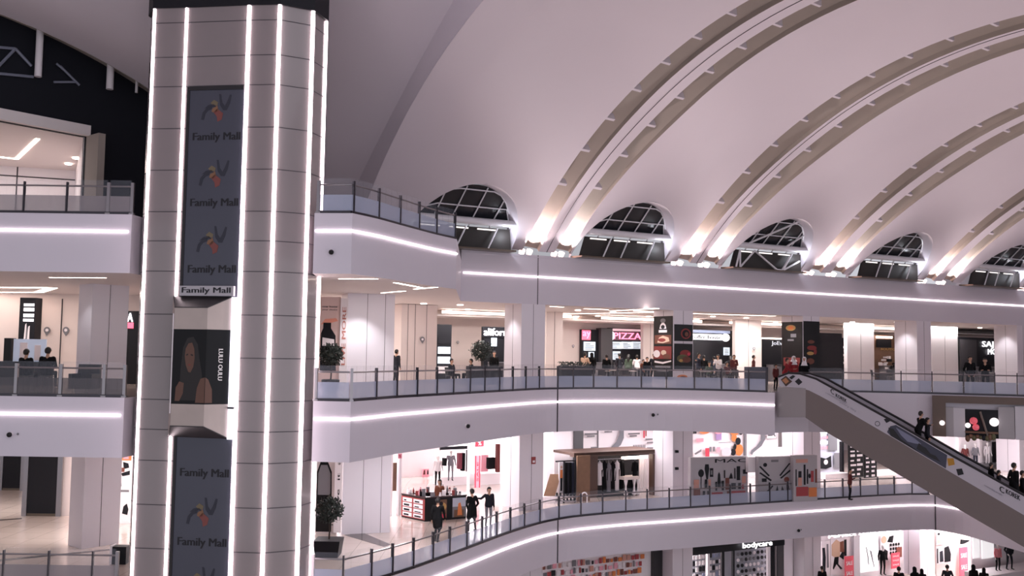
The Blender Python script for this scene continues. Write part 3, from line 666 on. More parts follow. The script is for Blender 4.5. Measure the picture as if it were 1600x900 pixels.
for L_ in (HR, PB_, TB): L_.append(ex(L_[-2], L_[-1], 2.2))
WD = 1.5
mb = MB(); poly = [E(*p) for p in [(1259, 608.5)]+PB_[2:]]+[E(*p) for p in TB[:0:-1]]
back = V((-en.x, -en.y, 0))*WD
mb.prism(poly, back, truss_c); mb.build('truss', truss_c, esc)
for bk_, nm in ((0.0, 'near'), (WD-.08, 'far')):
    mb = MB(); bo = V((-en.x, -en.y, 0))*bk_
    up_ = [E(*p)+bo for p in HR]; dn_ = [E(*p)+bo for p in PB_]
    for i in range(len(up_)-1):
        j = min(i, len(dn_)-2)
        mb.prism([dn_[i], dn_[i+1], up_[i+1], up_[i]], V((-en.x, -en.y, 0))*.06, adpan_m)
    bal = mb.build('balustrade', adpan_m, esc)
    if nm == 'near': balN = bal
    mb = MB(); mb.tube([p+V((-en.x, -en.y, 0))*.03 for p in up_], .055, 8, rub_m); mb.build('handrail', rub_m, esc)
# steps
mb = MB(); st0 = E(1262, 612, .2); dl = (E(1600, 805)-E(1304, 631)); slope = -dl.z/hypot(dl.x, dl.y)
for k in range(34):
    a = V((st0.x, st0.y))+ed*(.4*k); z = B_-.15-.4*slope*k
    p = [V((a.x, a.y, z)), V((a.x+ed.x*.42, a.y+ed.y*.42, z)), V((a.x+ed.x*.42-en.x*1.05, a.y+ed.y*.42-en.y*1.05, z)), V((a.x-en.x*1.05, a.y-en.y*1.05, z))]
    mb.prism(p, (0, 0, .22), dsteel_m)
mb.build('steps', dsteel_m, esc, kind='stuff')
# landing block joining the escalator to the gallery
mb = MB(); mb.prism([E(1214.5, 605, 0), E(1258.8, 606.5, 0), E(1258.8, 652, 0), E(1214.5, 652, 0)], V((-en.x, -en.y, 0))*1.6, mat('landing_metal', (146, 140, 142), .28, .3))
mb.build('landing_block', None, esc)
# advert graphics on the balustrade
def eq(x0, y0, x1, y1, h0, h1):
    """parallelogram on the near balustrade: along its slope from x0 to x1"""
    a, b = E(x0, y0), E(x1, y1); hh = V((0, 0, 1)); return [a, b, b+hh*h1, a+hh*h0]
def egfx(name, pts, M, out=.005):
    mb = MB(); mb.prism([E(*p)+V((en.x, en.y, 0))*out for p in pts], V((en.x, en.y, 0))*.006, M); return mb.build(name, M, balN)
def etext(body, bl, br, tr_, tl, M):
    mb = MB(); text_mesh(mb, body, [E(*bl), E(*br), E(*tr_), E(*tl)], M, .006, 1, .006); mb.build('lettering', M, balN)
etext('KOREK', (1306, 620), (1323, 629.5), (1323, 624.0), (1306, 614.5), ink_m)
etext('C', (1298, 614), (1303, 617), (1303, 609.5), (1298, 606.5), ink_m)
grey_i = mat('grey_ink', (150, 148, 160), .6)
etext('connecting people', (1290, 615), (1322, 632), (1322, 629), (1290, 612), grey_i)
etext('every day', (1312, 630), (1338, 645), (1338, 641), (1312, 626), grey_i)
etext('KOREK', (1572, 771), (1594, 782.5), (1594, 775), (1572, 763.5), ink_m)
etext('C', (1562, 768), (1569, 771.5), (1569, 762), (1562, 758.5), ink_m)
etext('connecting people', (1538, 760), (1566, 776), (1566, 772), (1538, 756), grey_i)
egfx('emblem', [(1242, 596), (1248, 591), (1254, 597), (1248, 602)], ink_m); egfx('emblem', [(1233, 590), (1239, 586), (1243, 588), (1237, 593)], ink_m)
newel_m = mat('newel_brown', (66, 46, 38), .5)
egfx('emblem', [(1220, 593), (1228, 587), (1238, 596), (1228, 604)], newel_m); egfx('emblem', [(1222, 594), (1228, 590), (1233, 596), (1228, 600)], mat('newel_orange', (176, 120, 84), .5), .012)
egfx('emblem', [(1381, 655), (1386, 653.5), (1391, 658), (1385, 661)], ink_m)
egfx('advert_picture', [(1391, 666), (1386, 675), (1392, 681), (1478, 732), (1480, 711), (1400, 664)], mat('advert_night', (58, 60, 78), .4))
egfx('advert_picture', [(1388, 668), (1396, 670), (1408, 686), (1428, 702), (1452, 716), (1474, 729), (1440, 709), (1392, 681)], mat('advert_black', (22, 22, 28), .4), .012)
egfx('advert_picture', [(1432, 701), (1436, 692), (1441, 697), (1447, 700), (1454, 709), (1462, 712), (1470, 722), (1452, 714)], mat('advert_black'), .012)
egfx('advert_picture', [(1400, 668), (1428, 684), (1440, 694), (1430, 693), (1418, 690), (1408, 680)], mat('advert_sky', (120, 124, 148), .4), .011)
egfx('advert_picture', [(1480, 716), (1490, 716), (1492, 726), (1482, 728)], mat('advert_yellow', (176, 128, 40), .5), .014)
egfx('emblem', [(1494, 733), (1503, 732), (1506, 741), (1497, 743)], ink_m)
mb = MB(); cpt = E(1371, 662); mb.tube([cpt+V((ed.x*.1*cos(2*pi*i/12), ed.y*.1*cos(2*pi*i/12), .1*sin(2*pi*i/12)))+V((en.x, en.y, 0))*.01 for i in range(12)], .012, 5, ink_m, closed=True); mb.build('emblem', ink_m, balN)
# ------------------------------------------------------------------ people
PM = dict(skin=mat('skin', (188, 146, 124), .6), dskin=mat('tan_skin', (160, 118, 96), .6), black=mat('cloth_black', (15, 15, 18), .9, spec=.2), char=mat('cloth_charcoal', (36, 36, 43), .9, spec=.2), grey=mat('cloth_grey', (120, 118, 126), .85),
          jean=mat('cloth_denim', (58, 64, 86), .85), beige=mat('cloth_beige', (206, 172, 148), .85), red=mat('cloth_red', (140, 32, 40), .85), brown=mat('cloth_brown', (120, 66, 46), .85), white=mat('cloth_white', (224, 218, 222), .85),
          navy=mat('cloth_navy', (34, 38, 56), .85), green=mat('cloth_green', (70, 84, 70), .85), maroon=mat('cloth_maroon', (92, 38, 38), .85), hair=mat('dark_hair', (26, 20, 20), .6), shoe=mat('shoe', (30, 28, 30), .5), dot=mat('eye', (30, 22, 22), .4), pink=mat('cloth_pink', (214, 130, 140), .85), plast=mat('mannequin', (226, 220, 220), .3))
def lim(a, b, ra, rb, reg): return (V(a), V(b), ra, rb, reg)
def skeleton(pose, female=False, coat=False):
    S_ = []; sw = .165 if female else .19; ht = .0
    sit = pose == 'sit'; pz = .50 if sit else .93
    dz = pz-.93
    ch = V((0, -.02 if pose != 'lean' else -.14, 1.32+dz)); pe = V((0, 0, .95+dz)); nk = V((0, ch.y-.0, 1.47+dz))
    bend = V((0, ch.y, 0))
    for sx in (-1, 1):
        S_ += [lim(pe+V((sx*.07, 0, 0)), ch+V((sx*.055, 0, -.12)), .105 if not female else .11, .09, 1), lim(ch+V((sx*.055, 0, -.12)), ch+V((sx*.085, 0, .02)), .09, .095, 1), lim(ch+V((sx*.08, 0, .03)), ch+V((sx*sw*.92, 0, .08)), .085, .06, 1)]
    S_ += [lim(ch+V((0, 0, .1)), nk+V((0, 0, .08)), .062, .05, 0)]
    hd = nk+V((0, -.02, .155))
    S_ += [lim(hd+V((0, .012, .02)), hd+V((0, .018, .035)), .092, .09, 0), lim(hd+V((0, -.02, -.055)), hd+V((0, -.03, -.045)), .06, .058, 0), lim(hd+V((0, -.095, .005)), hd+V((0, -.108, -.02)), .014, .017, 0)]
    for sx in (-1, 1): S_ += [lim(hd+V((sx*.088, .015, .02)), hd+V((sx*.09, .015, -.02)), .018, .014, 0)]
    for sx in (-1, 1):
        sh = ch+V((sx*sw, 0, .075)); ar = pose
        if ar == 'walk': el = sh+V((sx*.05, .10*sx, -.27)); wr = el+V((-sx*.0, .04*sx-.10, -.23))
        elif ar == 'phone' and sx == 1: el = sh+V((.05, -.04, -.28)); wr = el+V((-.10, -.20, .10))
        elif ar == 'reach' and sx == -1: el = sh+V((-.22, -.06, -.12)); wr = el+V((-.24, -.03, .03))
        elif ar == 'pocket': el = sh+V((sx*.09, .05, -.26)); wr = el+V((-sx*.10, -.10, -.20))
        elif ar == 'lean': el = sh+V((sx*.06, -.10, -.26)); wr = el+V((-sx*.08, -.24, .02))
        elif ar == 'sit': el = sh+V((sx*.06, -.05, -.27)); wr = el+V((-sx*.08, -.24, .0))
        elif ar == 'mann': el = sh+V((sx*.07, .03, -.27)); wr = el+V((sx*.03, -.06, -.23))
        else: el = sh+V((sx*.05, .02, -.28)); wr = el+V((-sx*.01, -.06, -.24))
        S_ += [lim(sh, el, .058, .045, 1), lim(el, wr, .045, .033, 1)]
        d = (wr-el).normalized(); side = V((0, 1, 0)) if abs(d.y) < .8 else V((1, 0, 0)); side = (side-d*side.dot(d)).normalized(); inn = d.cross(side); inn = inn if inn.x*sx < 0 else -inn
        pm = wr+d*.085
        for o in (-.022, 0, .022): S_.append(lim(wr+d*.015+side*o*.6, pm+side*o, .019, .017, 0))
        for q, o in enumerate((-.034, -.012, .011, .033)):
            L = (.055, .07, .075, .062)[q]; k1 = pm+side*o+d*.03; k2 = k1+d*L*.45+inn*.012; S_ += [lim(pm+side*o*.8, k1, .0115, .0105, 0), lim(k1, k2, .0105, .010, 0), lim(k2, k2+d*L*.3+inn*.02, .010, .009, 0)]
        tb = wr+d*.03-side*.028; S_ += [lim(tb, tb+d*.035-side*.026, .0125, .0115, 0), lim(tb+d*.035-side*.026, tb+d*.07-side*.03+inn*.01, .0115, .010, 0)]
        hp = pe+V((sx*.095, 0, -.04))
        if sit: kn = hp+V((sx*.06, -.42, .02)); an = kn+V((sx*.0, -.02, -.40))
        elif pose == 'walk': kn = hp+V((0, -.12*sx-.04, -.42)); an = kn+V((0, .10 if sx > 0 else .22, -.40)); an.z = .09 if sx > 0 else .13
        elif pose == 'pocket': kn = hp+V((sx*.05, -.03, -.43)); an = V((sx*.17, .03, .085))
        else: kn = hp+V((sx*.012, -.025, -.43)); an = V((hp.x+sx*.015, .03, .085))
        if pose == 'walk' and sx > 0: pass
        S_ += [lim(hp, kn, .085, .058, 2), lim(kn, an, .056, .042, 2)]
        if coat: S_ += [lim(hp+V((0, .0, .02)), hp+(kn-hp)*.72, .105, .105, 1)]
        S_ += [lim(an+V((0, .01, -.045)), an+V((sx*.02, -.16, -.055)), .036, .03, 3), lim(an, an+V((0, 0, -.04)), .044, .042, 3)]
    S_ = [(a, b, ra*1.14, rb*1.14, rg) if rg == 1 else (a, b, ra, rb, rg) for a, b, ra, rb, rg in S_]
    if coat: S_ += [lim(pe+V((0, 0, -.05)), pe+V((0, -.0 if not sit else -.2, -.30 if not sit else -.02)), .12, .10, 1)]
    return S_, hd
PCACHE = {}
def person_mesh(pose, female, coat, veil):
    key = (pose, female, coat, veil)
    if key in PCACHE: return PCACHE[key]
    S_, hd = skeleton(pose, female, coat)
    mb = MB()
    for a, b, ra, rb, rg in S_:
        sg = 10 if ra > .03 else 6
        mb.ball(a, ra, sg, 6); mb.ball(b, rb, sg, 6)
        if (b-a).length > 1e-4: mb.tube([a, b], [ra, rb], sg)
    me = bpy.data.meshes.new('body'); me.from_pydata([tuple(p) for p in mb.v], [], mb.f)
    o = bpy.data.objects.new('tmp', me); COL.objects.link(o)
    r = o.modifiers.new('r', 'REMESH'); r.mode = 'VOXEL'; r.voxel_size = .0125
    s_ = o.modifiers.new('s', 'SMOOTH'); s_.factor = .5; s_.iterations = 3
    dg = bpy.context.evaluated_depsgraph_get(); dg.update()
    bm_ = bpy.data.meshes.new_from_object(o.evaluated_get(dg)); bm_.name = 'body'
    bpy.data.objects.remove(o)
    for k in ('skin', 'black', 'jean', 'shoe', 'dot'): bm_.materials.append(PM[k])
    def seg(p, a, b):
        ab = b-a; L = ab.length_squared; t = max(0, min(1, (p-a).dot(ab)/L)) if L else 0; return (p-a-ab*t).length, t
    for pl in bm_.polygons:
        c = pl.center; best = (9, 0)
        for a, b, ra, rb, rg in S_:
            if abs(c.z-(a.z+b.z)/2) > .4: continue
            d, t = seg(c, a, b); d -= ra+(rb-ra)*t
            if d < best[0]: best = (d, rg)
        k = best[1]; e = c-hd
        if k == 0 and e.y < -.06:
            for sx in (-1, 1):
                if (V((e.x-sx*.034, 0, e.z-.022))).length < .013: k = 4
            if abs(e.x) < .024 and abs(e.z+.055) < .007: k = 4
        pl.material_index = k; pl.use_smooth = True
    hm = MB(); vs = []; sg, rg = 20, 12
    for i in range(rg+1):
        a = pi*i/rg
        for k in range(sg):
            ph = 2*pi*k/sg; x, y, z = sin(a)*cos(ph), sin(a)*sin(ph), cos(a)
            cut = .30 if y < -.35 else (-.25 if y < .1 else -.75)
            if female or veil: cut = .34 if y < -.5 else -1
            z_ = max(z, cut)
            f = 1 if z >= cut else .8
            vs.append(hd+V((x*.104*f, y*.112*f+.016, z_*.125+.02)))
    hm.add(vs, [[i*sg+k, (i+1)*sg+k, (i+1)*sg+(k+1) % sg, i*sg+(k+1) % sg] for i in range(rg) for k in range(sg)], None, True)
    if female and not veil: hm.tube([hd+V((0, .05, .03)), hd+V((0, .085, -.10)), hd+V((0, .10, -.24)), hd+V((0, .105, -.36))], [.085, .085, .075, .03], 10)
    if veil: hm.tube([hd+V((0, .03, .02)), hd+V((0, .035, -.12)), hd+V((0, .02, -.24)), hd+V((0, .02, -.32))], [.10, .10, .16, .19], 14)
    hme = bpy.data.meshes.new('hair'); hme.from_pydata([tuple(p) for p in hm.v], [], hm.f); hme.materials.append(PM['hair'])
    for pl in hme.polygons: pl.use_smooth = True
    bmm = bmesh.new(); bmm.from_mesh(hme); bmesh.ops.remove_doubles(bmm, verts=bmm.verts, dist=1e-4); bmesh.ops.recalc_face_normals(bmm, faces=bmm.faces); bmm.to_mesh(hme); bmm.free()
    PCACHE[key] = (bm_, hme); return PCACHE[key]
def person(loc, face, label, pose='stand', top='black', legs='jean', female=False, coat=False, veil=False, skin='skin', h=1.0, hair='hair', name='person', cat='person', group=None, shoe='shoe', vm='black'):
    """face: heading in degrees, 0 looks towards the camera, 90 to the right of the picture, 180 away"""
    bmsh, hme = person_mesh(pose, female, coat, veil)
    r = thing(name, loc, label, cat, group); r.rotation_euler = (0, 0, radians(face)); r.scale = (h, h, h)
    o = bpy.data.objects.new('body', bmsh); COL.objects.link(o); o.parent = r
    for i, k in enumerate((skin, top, legs, shoe, 'dot')): o.material_slots[i].link = 'OBJECT'; o.material_slots[i].material = PM[k]
    if hair:
        o = bpy.data.objects.new('headscarf' if veil else 'hair', hme); COL.objects.link(o); o.parent = r; o.material_slots[0].link = 'OBJECT'; o.material_slots[0].material = PM[vm] if veil else PM[hair]
    return r
# ------------------------------------------------------------------ furniture and plants
def onw(px, w, z, py=560): p = PV(px, py, plane_w(w)); return V((p.x, p.y, z))
leaf_m = mat('leaf', (38, 47, 43), .6, noise=.35, nscale=6); bark_m = mat('bark', (66, 52, 46), .8)
def tree(loc, hstem, r, label, pot, rng=1):
    random.seed(rng); t = thing('potted_tree', loc, label, 'potted tree'); L = V(loc)
    mb = MB()
    if pot == 'box': mb.hexa([L+V((x*.42, y*.42, 0)) for x, y in ((-1, -1), (1, -1), (1, 1), (-1, 1))], [L+V((x*.5, y*.5, .62)) for x, y in ((-1, -1), (1, -1), (1, 1), (-1, 1))], dark_m)
    else: mb.lathe([(.22, 0), (.32, .1), (.36, .5), (.33, .52), (.30, .46)], L, 18, dark_m)
    mb.build('pot', dark_m, t)
    mb = MB(); mb.tube([L+V((0, 0, .4)), L+V((.02, .01, .4+hstem*.6)), L+V((0, 0, .5+hstem))], [.035, .03, .025], 7, bark_m)
    c = L+V((0, 0, .5+hstem+r*.75))
    for i in range(9):
        a = random.uniform(0, 2*pi); mb.tube([L+V((0, 0, .45+hstem)), c+V((cos(a)*r*.6, sin(a)*r*.6, random.uniform(-.3, .6)*r))], [.014, .006], 5, bark_m)
    mb.build('trunk', bark_m, t)
    mb = MB()
    for i in range(900):
        d = V((random.gauss(0, 1), random.gauss(0, 1), random.gauss(0, 1))).normalized(); q = c+d*r*(random.uniform(.35, 1)**.6)*random.choice((1, 1, 1, .8, 1.08)); q.z = c.z+(q.z-c.z)*.92
        s = random.uniform(.05, .09); x = V((random.gauss(0, 1), random.gauss(0, 1), random.gauss(0, 1))).normalized(); y = x.cross(d).normalized()
        mb.add([q-x*s, q-y*s*.5+d*.01, q+x*s, q+y*s*.5+d*.02], [[0, 1, 2, 3]], leaf_m)
    mb.build('foliage', leaf_m, t); return t
chair_m = mat('chair_dark', (46, 42, 44), .5)
def make_chair(label, group):
    t = thing('chair', (0, 0, 0), label, 'chair', group)
    mb = MB(); mb.box((-.21, -.21, .43), (.21, .21, .47)); mb.build('seat', chair_m, t)
    mb = MB(); mb.hexa([(-.2, .18, .5), (.2, .18, .5), (.2, .21, .5), (-.2, .21, .5)], [(-.19, .25, .88), (.19, .25, .88), (.19, .28, .88), (-.19, .28, .88)]); mb.build('backrest', chair_m, t)
    for x in (-.18, .18):
        for y in (-.18, .18):
            mb = MB(); mb.tube([(x*1.1, y*1.1, 0), (x, y, .44)], .014, 6)
            if y > 0: mb.tube([(x, y, .44), (x, .22, .62)], .014, 6)
            mb.build('leg', dsteel_m, t)
    return t
def make_table(label, group):
    t = thing('table', (0, 0, 0), label, 'table', group)
    mb = MB(); mb.lathe([(.36, .71), (.37, .72), (.37, .745), (.36, .75)], (0, 0, 0), 20); mb.build('tabletop', mat('table_top', (150, 140, 136), .4), t)
    mb = MB(); mb.lathe([(.22, 0), (.22, .02), (.05, .05), (.035, .1), (.035, .7)], (0, 0, 0), 14); mb.build('pedestal', dsteel_m, t); return t
def dup(root, loc, rz, label=None, group=None):
    r = root.copy(); COL.objects.link(r); r.location = V(loc); r.rotation_euler = (0, 0, rz); LOC[r.name] = V(loc)
    if label: r['label'] = label
    if group: r['group'] = group
    for ch in list(root.children):
        c = ch.copy(); COL.objects.link(c); c.parent = r
    return r
CH = TA = None
def put(kind, loc, rz, label, group):
    global CH, TA
    if kind == 'c':
        if CH is None: CH = make_chair(label, group); CH.location = loc; CH.rotation_euler.z = rz; return CH
        return dup(CH, loc, rz, label, group)
    if TA is None: TA = make_table(label, group); TA.location = loc; return TA
    return dup(TA, loc, rz, label, group)
def board(name, label, cat, rect, pl, t=.06, M=None, off=0, group=None, kind=None, z0=None, z1=None):
    mb = MB(); q = pbox(mb, *rect, pl, t, off, M, z0, z1); o = mb.build(name, M); tag(o, label, cat, group, kind); return o, q
def gfx(parent, name, q, items):
    """coloured cut shapes on a board: (material, points)"""
    mb = MB()
    for i, (M, pts) in enumerate(items): shape(mb, q, pts, M, .003, .003+.0025*i)
    return mb.build(name, items[0][0], parent)
def R_(x0, y0, x1, y1): return [(x0, y0), (x1, y0), (x1, y1), (x0, y1)]
def letters(parent, body, q, M, depth=.03, out=.005):
    mb = MB(); text_mesh(mb, body, q, M, depth, 1, out); return mb.build('lettering', M, parent)
C_ink = lambda nm, rgb, e=0: mat(nm, rgb, .5, emit=e)
wht_e = mat('sign_white', (250, 246, 250), .5, emit=2.2); red_e = mat('sign_red', (250, 120, 140), .5, emit=1.6, ecol=(255, 90, 120)); pnk_e = mat('sign_pink', (252, 170, 190), .5, emit=2.0, ecol=(255, 130, 165)); menu_e = mat('menu_screen', (214, 226, 236), .4, emit=.9); 
grey1 = mat('mid_grey', (120, 118, 124), .5); red_s = mat('sale_red', (206, 62, 84), .5); orange_s = mat('orange_paint', (222, 128, 70), .5); brown_s = mat('wood_brown', (112, 80, 62), .5, noise=.2, nscale=5); pale_s = mat('pale_paper', (236, 228, 232), .5); gold_s = mat('gold_ink', (190, 150, 90), .5); pinkp = mat('pink_paper', (232, 160, 176), .5); blue_s = mat('blue_grey', (140, 148, 176), .4); purple_s = mat('purple_paper', (170, 140, 190), .5)
# ------------------------------------------------------------------ columns on every gallery
def column(s, z0, z1, label):
    mb = MB(); c = [SW(s, 0.0, z0), SW(s+1.38, 0.0, z0), SW(s+1.38, -1.75, z0), SW(s, -1.75, z0)]
    mb.hexa(c, [V((p.x, p.y, z1)) for p in c], column_m)
    o = SW(s+.69, .004, 0); 
    mb.obox((o.x, o.y, (z0+z1)/2), V((u.x, u.y, 0))*.008, V((n.x, n.y, 0))*.004, V((0, 0, (z1-z0)/2)), seam_m)
    o = SW(s-.004, -.87, 0); mb.obox((o.x, o.y, (z0+z1)/2), V((n.x, n.y, 0))*.008, V((u.x, u.y, 0))*.004, V((0, 0, (z1-z0)/2)), seam_m)
    return struct(mb, 'column', column_m, label, 'column')
CS = [-.92, 8.66, 18.43, 28.6, 39.1]
nth = ['first', 'second', 'third', 'fourth', 'fifth']
for i, s in enumerate(CS):
    column(s, B_, A_-FH, 'white column on the middle gallery, %s under the vault counted from the tower' % nth[i])
    column(s, C_, B_-FH, 'white column on the lower gallery, %s counted from the tower' % nth[i])
    if i < 4: column(s, 0, C_-FH, 'white column on the ground floor, %s counted from the tower' % nth[i])
def ycol(px0, px1, Y, dy, z0, z1, label, M=column_m):
    a, b = at(px0, Y, z0), at(px1, Y, z0); mb = MB()
    mb.box((a.x, Y, z0), (b.x, Y+dy, z1), M); mb.box(((a.x+b.x)/2-.008, Y-.004, z0), ((a.x+b.x)/2+.008, Y, z1), seam_m)
    return struct(mb, 'column', M, label, 'column')
for z0, z1, nm in ((B_, A_-FH, 'middle'), (C_, B_-FH, 'lower')):
    p0, p1 = P(527 if nm == 'lower' else 543, 560, EYE-1e-3), None
    mb = MB(); c0, c1 = V((-7.05, 41.2)), V((-5.1, 41.85)); dd = (c1-c0).normalized(); nn = V((-dd.y, dd.x))*1.7
    pl = [(c0.x, c0.y), (c1.x, c1.y), (c1.x+nn.x, c1.y+nn.y), (c0.x+nn.x, c0.y+nn.y)]
    mb.slab(pl, z0, z1, column_m)
    for f in (.42, .8): q = c0.lerp(c1, f); mb.obox((q.x+dd.y*.003, q.y-dd.x*.003, (z0+z1)/2), V((dd.x, dd.y, 0))*.008, V((dd.y, -dd.x, 0))*.004, V((0, 0, (z1-z0)/2)), seam_m)
    struct(mb, 'column', column_m, 'broad white column on the %s gallery just right of the tower' % nm, 'column')
    K_ = P(127, 858, C_).xy; f_, g_ = V((.643, .766)), V((-.766, .643)); pl = [K_, K_+f_*1.5, K_+f_*1.5+g_*1.1, K_+g_*1.1]
    mb = MB(); mb.slab([tuple(p) for p in pl], z0, z1, column_m); q = K_+f_*.72; mb.obox((q.x+.003, q.y-.003, (z0+z1)/2), V((f_.x, f_.y, 0))*.008, V((-g_.x, -g_.y, 0))*.004, V((0, 0, (z1-z0)/2)), seam_m)
    struct(mb, 'column', column_m, 'white column on the %s gallery just left of the tower' % nm, 'column')
# ------------------------------------------------------------------ middle gallery walls
ZB1 = A_-FH
def wallw(w, s0, s1, z0, z1, M, label, name='wall_east', th=.3):
    mb = MB(); mb.hexa([SW(s0, w, z0), SW(s1, w, z0), SW(s1, w-th, z0), SW(s0, w-th, z0)], [SW(s0, w, z1), SW(s1, w, z1), SW(s1, w-th, z1), SW(s0, w-th, z1)], M)
    return struct(mb, name, M, label, 'wall')
def wally(Y, x0, x1, z0, z1, M, label, name='wall_west', th=.3):
    mb = MB(); mb.box((x0, Y, z0), (x1, Y+th, z1), M); return struct(mb, name, M, label, 'wall')
wallw(-11, -19, 53.5, B_, ZB1, beige_m, 'long beige back wall of the food court on the middle gallery')
wally(45.2, -45, -13, B_, ZB1, beige_m, 'beige panelled back wall on the middle gallery at far left')
mb = MB(); mb.hexa([SW(54, -17, 0), SW(54, 40, 0), SW(54.4, 40, 0), SW(54.4, -17, 0)], [SW(54, -17, 28), SW(54, 40, 28), SW(54.4, 40, 28), SW(54.4, -17, 28)], plaster)
struct(mb, 'wall_south', plaster, 'plain pale end wall of the hall beyond the right edge', 'wall')
# lowered ceiling along the shops with a cove
mb = MB(); z = ZB1-.42
mb.hexa([SW(-14, -8, z), SW(58, -8, z), SW(58, -11, z), SW(-14, -11, z)], [SW(-14, -8, z+.1), SW(58, -8, z+.1), SW(58, -11, z+.1), SW(-14, -11, z+.1)], soffit_m)
struct(mb, 'ceiling', soffit_m, 'lowered ceiling band along the food court shops', 'ceiling')
for s0, s1, lab in ((-13, -3.5, 'cove light over the beige wall between the two nearest columns'), (-1.5, 7.2, 'cove light over the shops left of the poster column'), (9.5, 17.5, 'cove light over the black shop with the round sign'), (20, 27, 'cove light over the shops behind the dark panel'), (31, 37, 'cove light at the far right of the food court')):
    mb = MB(); z = ZB1-.26
    mb.hexa([SW(s0, -8.05, z), SW(s1, -8.05, z), SW(s1, -8.2, z), SW(s0, -8.2, z)], [SW(s0, -8.05, z+.16), SW(s1, -8.05, z+.16), SW(s1, -8.2, z+.16), SW(s0, -8.2, z+.16)], cove_m)
    tag(mb.build('cove_light', cove_m), lab, 'ceiling light')
zc = ZB1-.01
ceils = [((470, 481), (575, 476), 'line of ceiling light right of the broad white column'), ((878, 505-14), (1026, 500-12), 'ceiling light line in front of the food shops'), ((955, 486), (1026, 482.5), 'short ceiling light line left of the poster column'), ((1078, 490), (1210, 494), 'ceiling light line in front of the black shop'), ((1078, 509-4), (1160, 510-4), 'ceiling light line over the black shop counter')]
for a, b, lab in ceils: ceil_light([P(*a, zc), P(*b, zc)], zc, .35, lab, None, cove_m)
# slim light slots near the gallery edge seen almost end on
for x0, y0, x1, y1 in ((530, 436, 590, 436), (617, 442, 660, 450), (648, 452, 682, 449), (597, 458, 632, 455), (1060-200, 479, 880, 480), (913, 482.5, 950, 484), (990, 486, 1025, 487)):
    ceil_light([P(x0, y0, zc), P(x1, y1, zc)], zc, .14, 'slim light slot in the middle gallery ceiling near its edge', 'slim slots in the middle gallery ceiling')
for x, y in ((662, 474), (719, 476), (701, 485), (731, 483.5), (903, 484.5), (901, 494), (934, 493.5), (958, 487.5), (1014, 494.5), (1089, 499), (1114, 494.5), (1166, 496.5), (1162, 504), (1212, 502.5), (1246, 507), (1214, 514), (1306, 513), (1332, 503), (1401, 503), (1385, 518), (1431, 504.5), (1531, 512)):
    downlight(x, y, zc, .16, 'small round recessed downlight over the food court', 'downlights over the food court')
# left gallery ceiling
ceil_light([P(-30, 449, zc), P(82, 450, zc), P(60, 457, zc), P(-30, 457, zc)], zc, .4, 'bright folded ceiling light line at far left of the middle gallery', None)
ceil_light([P(78, 434, zc), P(165, 434.5, zc)], zc, .14, 'slim light slot in the ceiling above the white column left of the tower', None)
downlight(126, 476, zc, .16, 'single round downlight beside the white column left of the tower')
downlight(203, 478, zc, .2, 'bright downlight between the column and the tower at left')
# ------------------------------------------------------------------ far-left wall of the middle gallery
PY45 = plane_y(45.15)
def pin(px, py, pl, label, sz=6):
    o, q = None, prect(px-sz, py-sz*1.1, px+sz, py+sz*1.3, pl)
    mb = MB(); nn = V((pl[1][0], pl[1][1], 0)).normalized(); q = [p+nn*.03 for p in q]
    pts = [(.5+.42*cos(a), .62+.36*sin(a)) for a in [radians(-40+i*260/14) for i in range(15)]]+[(.5, 0)]
    shape(mb, q, pts, grey1, .02, 0); shape(mb, q, disc(q, .5, .62, .2, .17), pale_s, .004, .021)
    return tag(mb.build('pin_sign', grey1), label, 'wall sign')
pin(74, 517, PY45, 'grey map pin sign on the beige wall, left one of the pair at far left')
pin(103.5, 517, PY45, 'grey map pin sign on the beige wall, right one of the pair at far left')
pw = at(57, 45.1, B_)
for px in (56, 90, 119):
    mb = MB(); a = at(px, 45.1, B_); mb.box((a.x, 45.14, B_), (a.x+.03, 45.2, B_+3.9), seam_m); struct(mb, 'trim_6', seam_m, 'thin vertical joint in the beige wall at far left', 'joint')
tot = thing('advert_totem', at(38, 43.6, B_), 'tall black advert totem with white stripes and figures at far left', 'totem')
mb = MB(); a, b = at(25, 43.6, B_), at(50, 43.6, B_); zt = PV(38, 465, plane_y(43.6)).z; mb.box((a.x, 43.6, B_), (b.x, 44.2, zt), dark_m); mb.build('body', dark_m, tot)
q = [V((a.x, 43.6, B_)), V((b.x, 43.6, B_)), V((b.x, 43.6, zt)), V((a.x, 43.6, zt))]
g = [(wht_e, R_(.26, .84-.06*0, .92, .88)), (wht_e, R_(.26, .80-.03, .92, .81-.0)), (wht_e, R_(.26, .72, .92, .75)), (wht_e, R_(.26, .90, .92, .93))]
gfx(tot, 'stripes', q, g)
gfx(tot, 'picture', q, [(grey1, [(.30, .36), (.40, .62), (.50, .68), (.58, .60), (.66, .66), (.72, .52), (.80, .42), (.86, .34)]), (pale_s, [(.34, .5), (.40, .68), (.48, .70), (.46, .52)]), (pale_s, [(.55, .48), (.60, .66), (.70, .67), (.68, .50)]), (mat('cool_grey', (80, 78, 84), .5), R_(.26, .28, .9, .36))])
letters(tot, 'INFO', [q[0]+V((.1, -.003, 3.0)), q[0]+V((.1, -.003, 2.2)), q[0]+V((.1+.001, -.003, 2.2)), q[0]+V((.1, -.003, 3.0))], wht_e) if False else None
scr = thing('display_counter', at(44, 40.5, B_), 'dark counter with bright screens behind the seated pair at far left', 'counter')
mb = MB(); a, b = at(0, 40.5, B_), at(68, 40.5, B_); mb.box((a.x-1, 40.5, B_), (b.x, 41.3, B_+1.0), dark_m); mb.build('counter_body', dark_m, scr)
